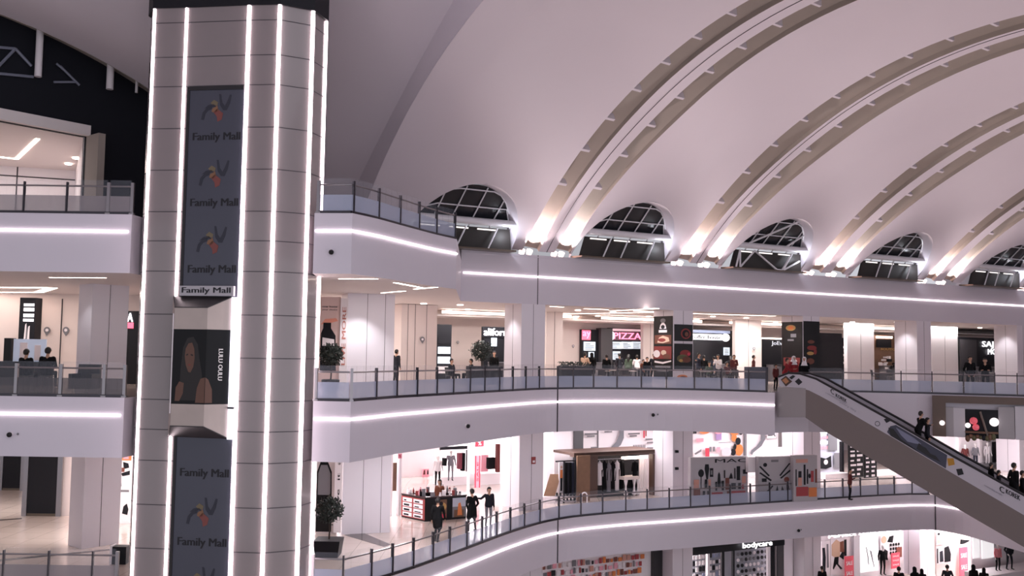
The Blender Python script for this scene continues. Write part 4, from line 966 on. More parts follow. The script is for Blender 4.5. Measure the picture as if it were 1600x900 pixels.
mb = MB(); a, b = at(16, 40.6, B_), at(67, 40.6, B_); mb.box((a.x, 40.7, B_+1.0), (b.x, 40.76, B_+1.95), mat('screen_pale', (176, 186, 206), .3, emit=.35)); mb.build('screen', None, scr)
mb = MB(); a = at(27, 40.6, B_); mb.box((a.x, 40.66, B_+1.1), (a.x+.3, 40.7, B_+1.8), pale_s); a = at(50, 40.6, B_); mb.box((a.x, 40.66, B_+1.05), (a.x+.25, 40.7, B_+1.7), pale_s); mb.build('screen_picture', pale_s, scr)
mb = MB(); a, b = at(3, 40.6, B_), at(14, 40.6, B_); mb.box((a.x, 40.6, B_+1), (b.x, 41, B_+1.98), black_m); mb.build('monitor', black_m, scr)
person(at(38, 38.6, B_), 175, 'person in black seen from behind, left one of the pair at the screens', 'sit', 'black', 'black', h=1.16)
person(at(72, 38.4, B_), 190, 'broad person in black seen from behind, right one of the pair at the screens', 'sit', 'black', 'black', h=1.22)
for px in (40, 71): put('c', at(px, 38.5, B_), 0, 'dark chair under one of the pair at the screens, far left', 'chairs of the pair at far left')
o, q = board('notice_stand', 'tall thin black sign stand left of the white column at far left', 'sign stand', (121.5, 488, 126, 590), plane_y(43), .12, black_m, z0=B_)
gfx(o, 'stripe', q, [(red_s, R_(.1, .76, .9, .80)), (pale_s, R_(.1, .66, .9, .68))])
arm = thing('armchair', at(124, 35.9, B_), 'low dark armchair beside the white column left of the tower', 'armchair')
a = at(124, 35.6, B_); YY = 35.6
mb = MB(); mb.box((a.x-.42, YY, B_+.1), (a.x+.42, YY+.8, B_+.45), dark_m); mb.build('seat', dark_m, arm)
mb = MB(); mb.hexa([(a.x-.42, YY+.65, B_+.4), (a.x+.42, YY+.65, B_+.4), (a.x+.42, YY+.85, B_+.4), (a.x-.42, YY+.85, B_+.4)], [(a.x-.40, YY+.75, B_+1.0), (a.x+.40, YY+.75, B_+1.0), (a.x+.40, YY+.9, B_+1.0), (a.x-.40, YY+.9, B_+1.0)], dark_m); mb.build('backrest', dark_m, arm)
for sx in (-1, 1):
    mb = MB(); mb.box((a.x+sx*.36-.07, YY, B_+.1), (a.x+sx*.36+.07, YY+.8, B_+.66), dark_m); mb.build('armrest', dark_m, arm)
sh = thing('shop_booth', at(201, 44, B_), 'dark shop with white letters on a red band between column and tower', 'shop')
mb = MB(); pbox(mb, 191, 486, 215, 592, plane_y(44), .6, 0, dark_m, z0=B_); mb.build('shop_body', dark_m, sh)
q = prect(192, 504, 208.5, 513, plane_y(43.98)); mb = MB(); mb.prism(q, (0, .02, 0), red_e); mb.build('red_band', red_e, sh)
q = prect(192, 489, 208, 503, plane_y(43.98)); letters(sh, 'TA', q, wht_e)
# ------------------------------------------------------------------ right of the tower
banner_m = mat('pink_banner', (214, 186, 182), .5)
ban = thing('hanging_banner', P(518, 610, B_) if False else at(518, 41, B_), 'pale pink advert banner with a dark bottle behind the tree near the tower', 'banner')
mb = MB(); q = pbox(mb, 497, 464, 531, 600, plane_y(41.2), .05, 0, banner_m, z0=B_); mb.build('banner_sheet', banner_m, ban)
q = [p+V((0, -.0, 0)) for p in q]
letters(ban, 'new home', sub(q, .15, .885, .85, .905), ink_m, .004); letters(ban, 'your choice', sub(q, .15, .85, .85, .87), ink_m, .004)
gfx(ban, 'picture', q, [(mat('peach', (226, 150, 130), .5), [(.1, .70), (.3, .76), (.8, .77), (.9, .74), (.6, .72)]), (dark_m, [(.12, .2), (.12, .60), (.22, .66), (.22, .72), (.58, .72), (.58, .66), (.80, .58), (.86, .2)]), (pale_s, [(.2, .3), (.2, .56), (.74, .54), (.78, .3)]), (dark_m, R_(.2, .36, .77, .47))])
o, q = board('wall_strip', 'narrow pink strip of upright writing on the side of the broad column', 'banner', (531, 466, 543, 592), plane_y(41.1), .03, pale_s, z0=B_+.1)
q2 = [q[0]+(q[1]-q[0])*.75+(q[3]-q[0])*.25, q[0]+(q[1]-q[0])*.75+(q[3]-q[0])*.9, q[0]+(q[1]-q[0])*.25+(q[3]-q[0])*.9, q[0]+(q[1]-q[0])*.25+(q[3]-q[0])*.25]
letters(o, 'LIVE MORE', q2, mat('rose_ink', (190, 120, 110), .5), .004)
tree(at(516, 38, B_), .62, .50, 'round dark potted tree on the middle gallery beside the tower', 'round', 3)
tree(onw(752, -4.5, B_), .80, .62, 'round dark potted tree between the two white columns of the middle gallery', 'round', 5)
tree(P(513, 868, C_), .78, .56, 'round dark potted tree in a square planter on the lower gallery', 'box', 9)
mb = MB(); c = [onw(626, -4.5, B_), onw(682, -4.5, B_)]; t = (c[1]-c[0]).normalized(); nn = V((-t.y, t.x, 0))*1.4
mb.hexa([c[0], c[1], c[1]+nn, c[0]+nn], [p+V((0, 0, ZB1-B_-.02)) for p in (c[0], c[1], c[1]+nn, c[0]+nn)], beige_m)
for f in (.18, .38, .70): p = c[0].lerp(c[1], f); mb.obox((p.x, p.y, (B_+ZB1)/2), t*.012, nn.normalized()*.006, V((0, 0, (ZB1-B_)/2)), seam_m)
struct(mb, 'column', beige_m, 'beige panelled pier with a map pin sign behind the broad white column', 'pier')
pin(659.5, 531, plane_w(-4.45), 'grey map pin sign on the beige pier', 4.5)
for x, y, lab in ((715, 535, 'small map pin sign on the beige wall left of the potted tree'), (897-2, 541, 'small dark map pin sign on the wall left of the red sign shop'), (1177.5, 545, 'small map pin sign on the pale pier right of the round sign shop')): pin(x, y, plane_w(-10.95) if x < 1000 else plane_w(-7.0), lab, 2.2 if x < 1000 else 2.4)
# kiosk of shelves
kq = thing('shelf_unit', onw(693, -7, B_), 'black shelf unit with lit shelves left of the beige wall', 'shelf unit')
mb = MB(); q = pbox(mb, 682, 507, 705, 600, plane_w(-7), .5, 0, dark_m, z0=B_); mb.build('frame', dark_m, kq)
for i in range(4):
    f = .78-.17*i; mb = MB(); qq = sub(q, .08, f-.12, .92, f); mb.prism([p+V((n.x, n.y, 0))*.01 for p in qq], V((n.x, n.y, 0))*.02, [dark_m, menu_e, menu_e, white_m][i]); mb.build('shelf', None, kq)
ps = plane_w(-10.7)
def shop(name, label, rect, pl, M, sign=None, screens=(), counter=True, depth=.35):
    t = thing('shopfront', PV((rect[0]+rect[2])/2, 560, pl)*1 if False else V((*PV((rect[0]+rect[2])/2, 560, pl).xy, B_)), label, 'shopfront')
    mb = MB(); q = pbox(mb, *rect, pl, depth, 0, M, z0=B_); mb.build('shop_wall', M, t)
    nn = V((pl[1][0], pl[1][1], 0)).normalized()
    for rc, body, Mx, bk in (sign or ()):
        qq = [p+nn*.06 for p in prect(*rc, pl)]
        if bk: mb = MB(); mb.prism(qq, -nn*.05, bk); mb.build('sign_board', bk, t)
        if body: letters(t, body, sub(qq, .04, .15, .96, .85) if bk else qq, Mx, .03, .01)
    for rc, Mx in screens:
        qq = [p+nn*.10 for p in prect(*rc, pl)]; mb = MB(); mb.prism(qq, -nn*.08, Mx); o = mb.build('menu_screen', Mx, t)
        mb = MB(); random.seed(int(rc[0]))
        for r in range(4): shape(mb, qq, R_(.08, .12+.2*r, random.uniform(.5, .92), .2+.2*r), grey1, .004, .003)
        mb.build('menu_text', grey1, o)
    if counter:
        a, b = rect[0]+.02*(rect[2]-rect[0]), rect[2]-.02*(rect[2]-rect[0]); qq = prect(a, 560, b, 590, pl); mb = MB()
        for p, zz in zip(qq, (B_, B_, B_+1.1, B_+1.1)): p.z = zz
        mb.prism([p+nn*.4 for p in qq], nn*.7, mat('counter_grey', (92, 88, 92), .4)); mb.build('counter', None, t)
        mb = MB(); mb.prism([p+nn*.38+V((0, 0, 1.1 if i < 2 else .05)) for i, p in enumerate(qq)], nn*.76, steel_m); mb.build('countertop', steel_m, t)
    return t
shop('shop', 'dark shop with white lettered sign, half hidden behind the first column', (756, 511, 800, 600), plane_w(-7), dark_m, [((753, 511, 803, 527), 'alifornia', wht_e, dark_m)], [((767, 528, 775, 541), menu_e)])
shop('shop', 'small dark shop under a red lit sign', (909, 515, 936, 600), ps, dark_m, [((909, 516, 922, 531), 'ay', pnk_e, red_e)], [((911.5, 534, 929, 548), menu_e), ((919, 550, 927, 558), menu_e)])
mb = MB(); pbox(mb, 935, 513, 953, 600, ps, .8, .3, mat('slate', (78, 76, 80), .5), z0=B_); struct(mb, 'wall_partition', None, 'dark grey partition between the two lit food shops', 'wall')
shop('shop', 'food shop with big pink lit lettering over pale menu boards', (952, 513, 1003, 600), ps, dark_m, [((956, 518, 1002, 532), 'PIZZA', pnk_e, mat('sign_dim', (120, 90, 104), .5)), ((956, 514, 1002, 517.5), None, None, mat('sign_rose', (230, 196, 204), .5, emit=.6))], [((954, 534, 970, 545), menu_e), ((971, 534, 986, 545), menu_e), ((987, 534, 1001, 545), menu_e), ((957, 549, 968, 562), menu_e), ((992, 562, 1000, 572), menu_e)])
mb = MB(); qq = [p for p in prect(952.5, 517, 958.5, 532, plane_w(-10.55))]; shape(mb, qq, disc(qq, .5, .5, .5, .5), wht_e, .05, 0); tag(mb.build('round_sign', wht_e), 'small white round sign left of the big pink lettering', 'sign')
shop('shop', 'black shop with a white sign bar and a white disc sign', (1078, 516, 1149, 600), plane_w(-8.8), mat('black_shop', (28, 28, 34), .4), [((1078, 522, 1127, 531), 'coffee house', ink_m, wht_e), ((1078, 516, 1140, 520.5), None, None, mat('sign_blue', (170, 184, 214), .5, emit=.35))], [((1130, 543, 1138.5, 555), menu_e)])
mb = MB(); qq = prect(1127.5, 521.5, 1138.5, 533.5, plane_w(-8.6)); shape(mb, qq, disc(qq, .5, .5, .5, .5, 24), wht_e, .1, 0); tag(mb.build('round_sign', wht_e), 'bright white disc sign at the end of the white sign bar', 'sign')
shop('shop', 'black shop with pale lettering left of the black poster column', (1190, 530, 1230, 600), plane_w(-8), dark_m, [((1204, 533, 1221, 541), 'JoEv', mat('sign_soft', (200, 206, 216), .5, emit=.5), None)], [], True)
mb = MB(); pbox(mb, 1190, 528, 1230, 530, plane_w(-7.9), .3, 0, cove_m); tag(mb.build('cove_light', cove_m), 'white light line over the black shop left of the poster column', 'ceiling light')
# pale piers between shops
def pier(x0, x1, w, label, dp=1.2, M=beige_m):
    mb = MB(); c = [onw(x0, w, B_), onw(x1, w, B_)]; t = (c[1]-c[0]).normalized(); nn = V((-t.y, t.x, 0))*dp
    mb.hexa([c[0], c[1], c[1]+nn, c[0]+nn], [p+V((0, 0, ZB1-B_-.02)) for p in (c[0], c[1], c[1]+nn, c[0]+nn)], M)
    p = c[0].lerp(c[1], .5); mb.obox((p.x, p.y, (B_+ZB1)/2), t*.01, nn.normalized()*.006, V((0, 0, (ZB1-B_)/2)), seam_m)
    return struct(mb, 'column', M, label, 'pier')
pier(853, 879, -6.5, 'pale pier right of the first white column', .3); pier(1149, 1190, -7.1, 'pale pier with a map pin right of the round sign shop', .3); pier(1005, 1027, -9.6, 'beige pier left of the tall poster column', .3)
pier(1324, 1366, -5.5, 'white ribbed pier right of the dark panel', .3, white_m); pier(1456, 1497, -5.5, 'white pier behind the fourth white column', .3, white_m)
# poster columns
def wrap(s, label, M):
    t = thing('column_poster', SW(s, .05, B_+.1), label, 'poster'); return t
s = CS[1]
def face_q(s, side, z0, z1, f0=0., f1=1.):
    if side == 'l': a, b = SW(s-.03, -1.75*(1-f0), 0), SW(s-.03, -1.75*(1-f1), 0)
    else: a, b = SW(s+1.38*f0, .03, 0), SW(s+1.38*f1, .03, 0)
    return [V((a.x, a.y, z0)), V((b.x, b.y, z0)), V((b.x, b.y, z1)), V((a.x, a.y, z1))]
def zpx(py, px, w=0): return PV(px, py, plane_w(w)).z
def poster(label, q, M=black_m):
    nn = (q[1]-q[0]).cross(q[3]-q[0]).normalized(); mb = MB(); mb.prism(q, -nn*.025, M); o = mb.build('column_poster', M); tag(o, label, 'poster'); return o
food = [mat('food_brown', (110, 62, 48), .5), mat('food_red', (130, 44, 44), .5), mat('food_cream', (214, 190, 170), .5), mat('food_olive', (96, 92, 60), .5)]
q = face_q(s, 'l', B_+.35, zpx(493, 1040), .02, .98); o = poster('tall black food poster with white emblem, left face of the second column', q)
gfx(o, 'emblem', q, [(pale_s, [(.32, .80), (.36, .86), (.5, .92), (.64, .86), (.68, .80)]), (grey1, disc(q, .5, .93, .14, .035)), (dark_m, disc(q, .5, .83, .1, .03)), (pale_s, R_(.28, .74, .72, .78))])
gfx(o, 'food_picture', q, [(food[0], R_(.06, .56, .94, .70)), (food[2], [(.2, .58), (.3, .66), (.5, .69), (.8, .66), (.85, .6), (.5, .57)]), (food[1], disc(q, .45, .62, .2, .03)), (food[1], R_(.04, .32, .96, .52)), (pale_s, disc(q, .18, .40, .18, .06)), (food[2], disc(q, .55, .42, .14, .04)), (food[0], disc(q, .7, .36, .2, .04))])
gfx(o, 'caption', q, [(pale_s, [(.06, .26), (.5, .24), (.94, .28), (.94, .30), (.5, .27), (.06, .29)]), (grey1, R_(.1, .18, .9, .21)), (grey1, R_(.2, .12, .8, .15))])
q = face_q(s, 'f', zpx(545, 1065)+.0, zpx(509, 1065), .03, .95); q[2].z -= .22; q[1].z -= .25; q[0].z += .25
q = face_q(s, 'f', zpx(533, 1065), zpx(507, 1065), .04, .96); o = poster('upper black food poster on the front face of the second column', q)
gfx(o, 'food_picture', q, [(food[1], disc(q, .62, .45, .28, .32)), (dark_m, disc(q, .62, .45, .2, .24)), (food[0], disc(q, .66, .42, .1, .14))])
q = face_q(s, 'f', zpx(577, 1065), zpx(537, 1065), .04, .96); o = poster('lower black food poster on the front face of the second column', q)
gfx(o, 'food_picture', q, [(food[1], disc(q, .6, .62, .3, .14)), (food[3], disc(q, .45, .42, .32, .16)), (food[0], disc(q, .66, .38, .24, .12)), (gold_s, disc(q, .35, .34, .1, .06)), (red_s, disc(q, .78, .6, .08, .06))])
q = face_q(s, 'f', B_+.3, zpx(583, 1065), .1, .85); o = poster('small poster with an orange dish at the foot of the second column', q, pale_s); gfx(o, 'food_picture', q, [(orange_s, disc(q, .45, .5, .35, .28)), (food[0], disc(q, .5, .45, .2, .14))])
s = CS[2]
q = face_q(s, 'l', B_+.2, zpx(502, 1240), .02, .98); o = poster('black poster with an orange round emblem, left face of the third column', q)
gfx(o, 'emblem', q, [(gold_s, disc(q, .45, .90, .24, .05)), (orange_s, disc(q, .45, .90, .14, .03)), (grey1, R_(.45, .74, .72, .80)), (grey1, R_(.3, .68, .6, .71)), (food[1], R_(.1, .26, .9, .40)), (pale_s, disc(q, .6, .34, .16, .04))])
q = face_q(s, 'f', B_+.2, zpx(502, 1266), .02, .98); o = poster('black poster with dishes, front face of the third column', q)
gfx(o, 'food_picture', q, [(food[0], disc(q, .45, .66, .22, .03)), (food[1], disc(q, .5, .56, .3, .04)), (gold_s, disc(q, .4, .47, .22, .03)), (food[1], disc(q, .7, .5, .1, .05)), (food[0], disc(q, .4, .34, .24, .05))])
o, q = board('dark_partition', 'big plain black panel between the third column and the white pier', 'panel', (1279, 520.5, 1316, 600), plane_w(-4.5), .4, dark_m, z0=B_)
o, q = board('lit_shelf', 'narrow lit shop shelf right of the big black panel', 'shelf', (1316, 528, 1324, 600), plane_w(-6.5), .3, dark_m, z0=B_)
for i in range(5): gfx(o, 'goods', q, [(pale_s, R_(.2+.1*(i % 2), .40+.09*i, .8, .45+.09*i))])
# shop with brown shelves between piers
t = shop('shop', 'warm brown shop with white goods between two white piers', (1366, 524, 1410, 600), plane_w(-9), brown_s, [((1375, 544, 1405, 548), 'BOUTIQUE', gold_s, None)], [], True)
mb = MB(); pbox(mb, 1368, 530, 1391, 543, plane_w(-8.9), .05, .1, dark_m); pbox(mb, 1398, 530, 1409, 543, plane_w(-8.9), .05, .1, dark_m); mb.build('dark_niche', dark_m, t)
mb = MB(); pbox(mb, 1368, 525.5, 1392, 528.5, plane_w(-8.9), .1, .15, lamp_m); mb.build('light_line', lamp_m, t)
random.seed(4)
mb = MB()
for i in range(16):
    x = random.uniform(1369, 1408); y = random.uniform(555, 575); w_, h_ = random.uniform(2, 5), random.uniform(2, 5); pbox(mb, x, y, x+w_, y+h_, plane_w(-8.6), .2, .3+.05*i, random.choice((pale_s, white_m, dark_m, pinkp)))
mb.build('goods', pale_s, t, kind='stuff')
t = shop('shop', 'black shop with big white block letters at far right', (1497, 528, 1566, 600), plane_w(-6.5), dark_m, [((1533, 533.5, 1564, 545), 'SAJ &', wht_e, None), ((1542, 545.5, 1565, 554), 'MORE', wht_e, None)], [])
mb = MB(); pbox(mb, 1497, 530.5, 1523, 600, plane_w(-6.4), .1, .2, mat('charcoal_panel', (50, 48, 52), .5), z0=B_); mb.build('side_panel', None, t)
# low planter wall and dark counters behind the railing
def low(x0, x1, w, hgt, label, name='planter_box', M=dark_m, cat='planter', dp=.5):
    t = thing(name, onw((x0+x1)/2, w, B_), label, cat); a, b = onw(x0, w, B_), onw(x1, w, B_); d = (b-a).normalized(); nn = V((-d.y, d.x, 0))*dp
    mb = MB(); mb.hexa([a, b, b+nn, a+nn], [p+V((0, 0, hgt)) for p in (a, b, b+nn, a+nn)], M); mb.build('box', M, t)
    return t, a, b, nn
def hedge(t, a, b, nn, z, k):
    mb = MB(); random.seed(k)
    for i in range(260):
        q = a.lerp(b, random.random())+nn*random.uniform(.1, .9)+V((0, 0, z-B_+random.uniform(-.03, .22))); x = V((random.gauss(0, 1), random.gauss(0, 1), random.gauss(0, 1))).normalized(); y = x.orthogonal().normalized(); s_ = .07
        mb.add([q-x*s_, q-y*s_*.5, q+x*s_, q+y*s_*.5], [[0, 1, 2, 3]], leaf_m)
    mb.build('plants', leaf_m, t)
low(735, 786, -3.2, .95, 'long dark planter box under the round tree of the middle gallery')
r_ = low(878, 925, -2.5, 1.0, 'dark planter with low leaves behind the railing, left of the food shops'); hedge(*r_, B_+1.0, 2)
low(1172, 1200, -1.2, 1.05, 'dark waist high counter behind the railing near the escalator top', 'counter', mat('counter_blue', (52, 56, 72), .5), 'counter')
# people of the middle gallery
pe = lambda px, w, f, lab, **k: person(onw(px, w, B_), f, lab, **k)
pe(619, -3.2, 140, 'person in dark clothes standing right beside the broad white column', pose='phone', top='char', legs='black')
pe(705, -3.4, 60, 'person in black seated at a table left of the potted tree', pose='sit', top='black', legs='black')
pe(737, -4.4, -70, 'person in dark grey seated near the planter under the round tree', pose='sit', top='char', legs='black')
pe(772, -5.5, 20, 'person in black standing under the white lettered sign beside the first column', pose='stand', top='black', legs='black')
pe(912, -4.6, 150, 'person in a beige top leaning beside the red sign shop', pose='lean', top='beige', legs='char')
pe(925, -5.0, 200, 'person in black with a headscarf beside the beige top person', pose='stand', top='black', legs='black', veil=True, coat=True)
pe(1005, -4.6, 30, 'child in a brown top left of the tall poster column', pose='stand', top='brown', legs='char', h=.8)
pe(1011, -4.2, 10, 'person in black standing nearest the brown top child', pose='stand', top='black', legs='black', h=.88)
pe(1022, -4.4, -20, 'taller person in dark jacket touching the left edge of the tall poster column', pose='pocket', top='char', legs='black')
pe(1091, -3.6, 60, 'large person in navy standing right of the tall poster column', pose='reach', top='navy', legs='black', h=1.05)
pe(1108, -4.4, 20, 'person in green seated at the tables in front of the black shop', pose='sit', top='green', legs='char')
pe(1123, -4.6, -30, 'person in white standing in front of the white disc sign', pose='lean', top='white', legs='char')
pe(1135, -4.0, 40, 'person in dark red seated below the white disc sign', pose='sit', top='maroon', legs='black')
pe(1147, -4.2, -10, 'person in maroon standing at the left edge of the map pin pier', pose='phone', top='maroon', legs='black', female=True)
pe(1177, -3.0, 80, 'person in dark red jumper and dark hair in front of the map pin pier', pose='stand', top='maroon', legs='navy')
pe(948, -4.4, 190, 'person in black seen from behind at the dark partition beside the pink lettering', pose='stand', top='black', legs='black', h=.95)
pe(968, -6.2, 200, 'person in charcoal queueing below the left menu board under the pink lettering', pose='pocket', top='char', legs='black')
pe(982, -5.6, 160, 'person with long hair queueing below the middle menu board', pose='stand', top='green', legs='black', female=True, h=.96)
pe(996, -6.4, 185, 'person in white at the counter under the right menu board', pose='lean', top='white', legs='char', h=.95)
pe(1100, -6.4, 180, 'person in black at the counter left of the white sign bar middle', pose='stand', top='black', legs='black', h=.97)
pe(1116, -6.0, 200, 'person in navy behind the green seated one, under the white sign bar', pose='pocket', top='navy', legs='black', h=.94)
pe(1141, -6.2, 170, 'person in charcoal with long hair under the small screen of the black shop', pose='stand', top='char', legs='black', female=True, h=.95)
ly = lambda px, Y, f, lab, **k: person(at(px, Y, B_), f, lab, **k)
ly(1226, 48.2, 60, 'child in red leaning forward at the top of the escalator', pose='lean', top='red', legs='char', h=.92)
ly(1240, 48.8, 20, 'person in red with pale headscarf behind the escalator top', pose='stand', top='red', legs='black', h=.98, veil=True, vm='white')
ly(1257, 47.4, -20, 'person in black with pale headscarf stepping onto the escalator', pose='stand', top='black', legs='black', coat=True, h=.96, veil=True, vm='white')
ly(1212, 48.6, 30, 'small child in dark clothes at the end of the railing by the escalator', pose='stand', top='maroon', legs='black', h=.74)
ly(1516, 46.3, 10, 'broad person in black standing at the far right railing, left of a pair', pose='pocket', top='black', legs='black', h=1.05)
ly(1540, 46.6, -25, 'person in black with bare forearms at the far right railing, right of a pair', pose='lean', top='black', legs='black', h=1.0)
# tables and chairs of the food court
random.seed(11)
taken = [(V((o.location.x, o.location.y)), .55) for o in bpy.data.objects if o.get('category') in ('person', 'potted tree', 'planter', 'counter') and abs(o.location.z-B_) < .1]
def free(p, r): return all((V((p.x, p.y))-q).length > r+rr for q, rr in taken)
for px, w_, rz in ((705, -3.4, 60), (737, -4.4, -70), (1108, -4.4, 20), (1135, -4.0, 40)):
    put('c', onw(px, w_, B_), radians(rz), 'dark food court chair at a small round table behind the railing', 'food court chairs')
tabs = [(721, -2.6), (757, -5.8), (942, -3.2), (962, -5), (985, -3.0), (1100, -2.6), (1128, -5.4), (1152, -2.4), (1384, -3.4), (1545, -2.4), (1065, -3.6), (905, -2.9)]
for i, (px, w_) in enumerate(tabs):
    p = onw(px, w_, B_)
    if not free(p, .35): continue
    put('t', p, 0, 'small round food court table behind the middle gallery railing', 'food court tables'); taken.append((V((p.x, p.y)), .25))
    for k in range(3):
        a = random.uniform(-.4, .4)+k*2.1; q = p+V((cos(a)*.72, sin(a)*.72, 0))
        if free(q, .22): put('c', q, a-pi/2, 'dark food court chair at a small round table behind the railing', 'food court chairs'); taken.append((V((q.x, q.y)), .22))
# the pair and others on the escalator
def on_esc(px, side=.7):
    q0 = E(px, 700, side); st = st0; k = (V((q0.x, q0.y))-V((st0.x, st0.y))).dot(ed); return V((st0.x+ed.x*k-en.x*(side-.2), st0.y+ed.y*k-en.y*(side-.2), B_-.15+.22-.4*slope*(int(k/.4))-.0))
for px, sd, f, lab, kw in ((1431, .45, 100, 'taller person in black riding the escalator, left of the upper pair', dict(pose='lean', top='black', legs='black', h=1.0)), (1441, .95, 70, 'person in a dark jacket riding the escalator, right of the upper pair', dict(pose='stand', top='char', legs='black', h=.96)),
                           (1543, .7, 90, 'person low on the escalator whose dark head shows over the handrail', dict(pose='stand', top='black', legs='black', h=.72)), (1556, .5, 80, 'child in dark clothes riding low behind the handrail beside the big figure', dict(pose='stand', top='char', legs='black', h=.7)),
                           (1580, .5, 100, 'big person in a black coat riding the lower part of the escalator', dict(pose='pocket', top='black', legs='black', coat=True, h=1.02)), (1590, 1.0, 70, 'person in black beside the big black coat on the lower escalator', dict(pose='stand', top='black', legs='black', h=.95))):
    person(on_esc(px, sd), f, lab, **kw)
# ------------------------------------------------------------------ lower gallery
ZC1 = B_-FH
wallw(-16, -18, 53.5, C_, ZC1, white_m, 'white back wall of the shops on the lower gallery')
def cw(px, w, z=C_, py=740): p = PV(px, py, plane_w(w)); return V((p.x, p.y, z))
def pw(mb, x0, y0, x1, y1, w, t=.06, off=0, M=None, z0=None, z1=None): return pbox(mb, x0, y0, x1, y1, plane_w(w), t, off, M, z0, z1)
def bd(name, label, cat, rect, w, M, t=.06, off=0, z0=None, z1=None, group=None): return board(name, label, cat, rect, plane_w(w), t, M, off, group, None, z0, z1)
bright_w = mat('bright_white', (244, 236, 240), .45)
# pink and white clothes shop behind the kiosk
def spart(t, name, items):
    mb = MB()
    for it in items: pw(mb, *it[0], it[1], it[2] if len(it) > 2 else .06, 0, it[3] if len(it) > 3 else None, it[4] if len(it) > 4 else None)
    return mb.build(name, None, t)
shop1 = thing('shopfront', cw(700, -1.5), 'bright pink and white clothes shop behind the dark kiosk, lower gallery', 'shopfront')
spart(shop1, 'gate_post', [((608.5, 700, 613.5, 800), -1.2, .3, bright_w, C_)]); spart(shop1, 'gate_post', [((623.5, 700, 627.5, 800), -1.2, .3, bright_w, C_)])
spart(shop1, 'hanging_fabric', [((614, 723, 623.5, 767), -1.6, .1, brown_s)])
spart(shop1, 'side_wall', [((627, 690, 689, 800), -14, .2, bright_w, C_)])
spart(shop1, 'tie_beam', [((688, 697.5, 731, 702.5), -8, .1, dark_m)])
spart(shop1, 'mirror_post', [((729, 703, 731, 737), -7.5, .1, dark_m)]); spart(shop1, 'white_post', [((731, 690, 734, 768), -5, .1, bright_w, C_)])
spart(shop1, 'clothes_rail', [((717, 708, 722, 733), -9, .3, mat('dark_rose', (120, 50, 66), .7)), ((722.5, 708, 727, 736), -9.1, .3, PM['black']), ((694, 716, 698, 728), -9, .3, PM['black'])])
spart(shop1, 'pink_panel', [((752, 711, 763, 737), -9, .06, pinkp)])
spart(shop1, 'clothes_rail', [((763, 715, 774, 733), -8, .25, PM['black']), ((777, 694, 781.5, 738), -7.5, .25, PM['maroon'])])
spart(shop1, 'podium', [((690, 745, 731, 757), -9.5, 1.2, bright_w, C_)]); spart(shop1, 'podium', [((742, 740, 782, 757), -9, 1.0, bright_w, C_)])
o, q = bd('sale_banner', 'tall pink sale banner hanging in the clothes shop behind the kiosk', 'banner', (742, 712, 750.5, 762), -6, pinkp); gfx(o, 'border', q, [(red_s, R_(0, 0, .22, 1)), (red_s, R_(.78, 0, 1, 1))]); letters(o, 'SALE', [q[0]+(q[1]-q[0])*.66+(q[3]-q[0])*.2, q[0]+(q[1]-q[0])*.66+(q[3]-q[0])*.8, q[0]+(q[1]-q[0])*.34+(q[3]-q[0])*.8, q[0]+(q[1]-q[0])*.34+(q[3]-q[0])*.2], red_s, .01)
o, q = bd('shop_sign', 'small pink sign above the sale banner in the clothes shop', 'sign', (743, 687, 756, 698), -6, red_s); letters(o, '%', sub(q, .3, .2, .7, .8), pale_s, .01)
o, q = bd('shop_sign', 'small pink square sign at the top left of the clothes shop gate', 'sign', (622, 709, 628, 716.5), -1.0, pinkp); letters(o, '%', sub(q, .25, .2, .75, .8), red_s, .01)
o, q = bd('wall_picture', 'small framed pink picture on the white wall above the kiosk', 'picture', (660, 733, 670, 750), -13.6, pinkp); gfx(o, 'figure', q, [(PM['maroon'], [(.1, .5), (.2, .9), (.4, .95), (.45, .5)]), (PM['black'], [(.7, .5), (.75, .9), (.9, .9), (.95, .5)])])
# mannequins inside
def mann(px, py, w, lab, top, legs, **k): person(V((*PV(px, py, plane_w(w)).xy, k.pop('z', C_))), k.pop('f', 10), lab, pose=k.pop('pose', 'mann'), top=top, legs=legs, name='mannequin', cat='mannequin', skin='plast', hair=None, **k)
pzz = lambda px, py, w: PV(px, py, plane_w(w)).z
mann(704, 740, -9.2, 'mannequin in a grey outfit and trousers on the podium of the clothes shop', 'grey', 'grey', z=pzz(704, 751, -9.2)); 
mann(684, 740, -9.8, 'mannequin in a white top and black trousers, left of the grey mannequin', 'white', 'black', z=pzz(684, 757, -9.8)-.1)
# kiosk
K0, K1, K2 = V((-5.05, 45.78)), V((-3.84, 44.60)), V((-2.0, 45.62)); K3 = K0+K2-K1
kio = thing('kiosk', V(((K0.x+K2.x)/2, (K0.y+K2.y)/2, C_)), 'black and red counter kiosk with posters on its sides, lower gallery', 'kiosk')
mb = MB(); kp = [K0, K1, K2, K3]; cen = (K0+K2)/2
inn = [cen+(p-cen)*.74 for p in kp]
for i in range(4):
    a, b, c, d = kp[i], kp[(i+1) % 4], inn[(i+1) % 4], inn[i]
    mb.hexa([(*a, C_), (*b, C_), (*c, C_), (*d, C_)], [(*a, C_+1.05), (*b, C_+1.05), (*c, C_+1.05), (*d, C_+1.05)], black_m)
mb.build('counter', black_m, kio)
mb = MB()
for i in range(4):
    a, b, c, d = [cen+(p-cen)*1.02 for p in (kp[i], kp[(i+1) % 4])]+[inn[(i+1) % 4], inn[i]]
    mb.hexa([(*a, C_+1.05), (*b, C_+1.05), (*c, C_+1.05), (*d, C_+1.05)], [(*a, C_+1.10), (*b, C_+1.10), (*c, C_+1.10), (*d, C_+1.10)], mat('kiosk_top', (60, 40, 42), .3))
mb.build('countertop', None, kio)
ql = [V((*K0, C_+.06)), V((*K1, C_+.06)), V((*K1, C_+1.0)), V((*K0, C_+1.0))]
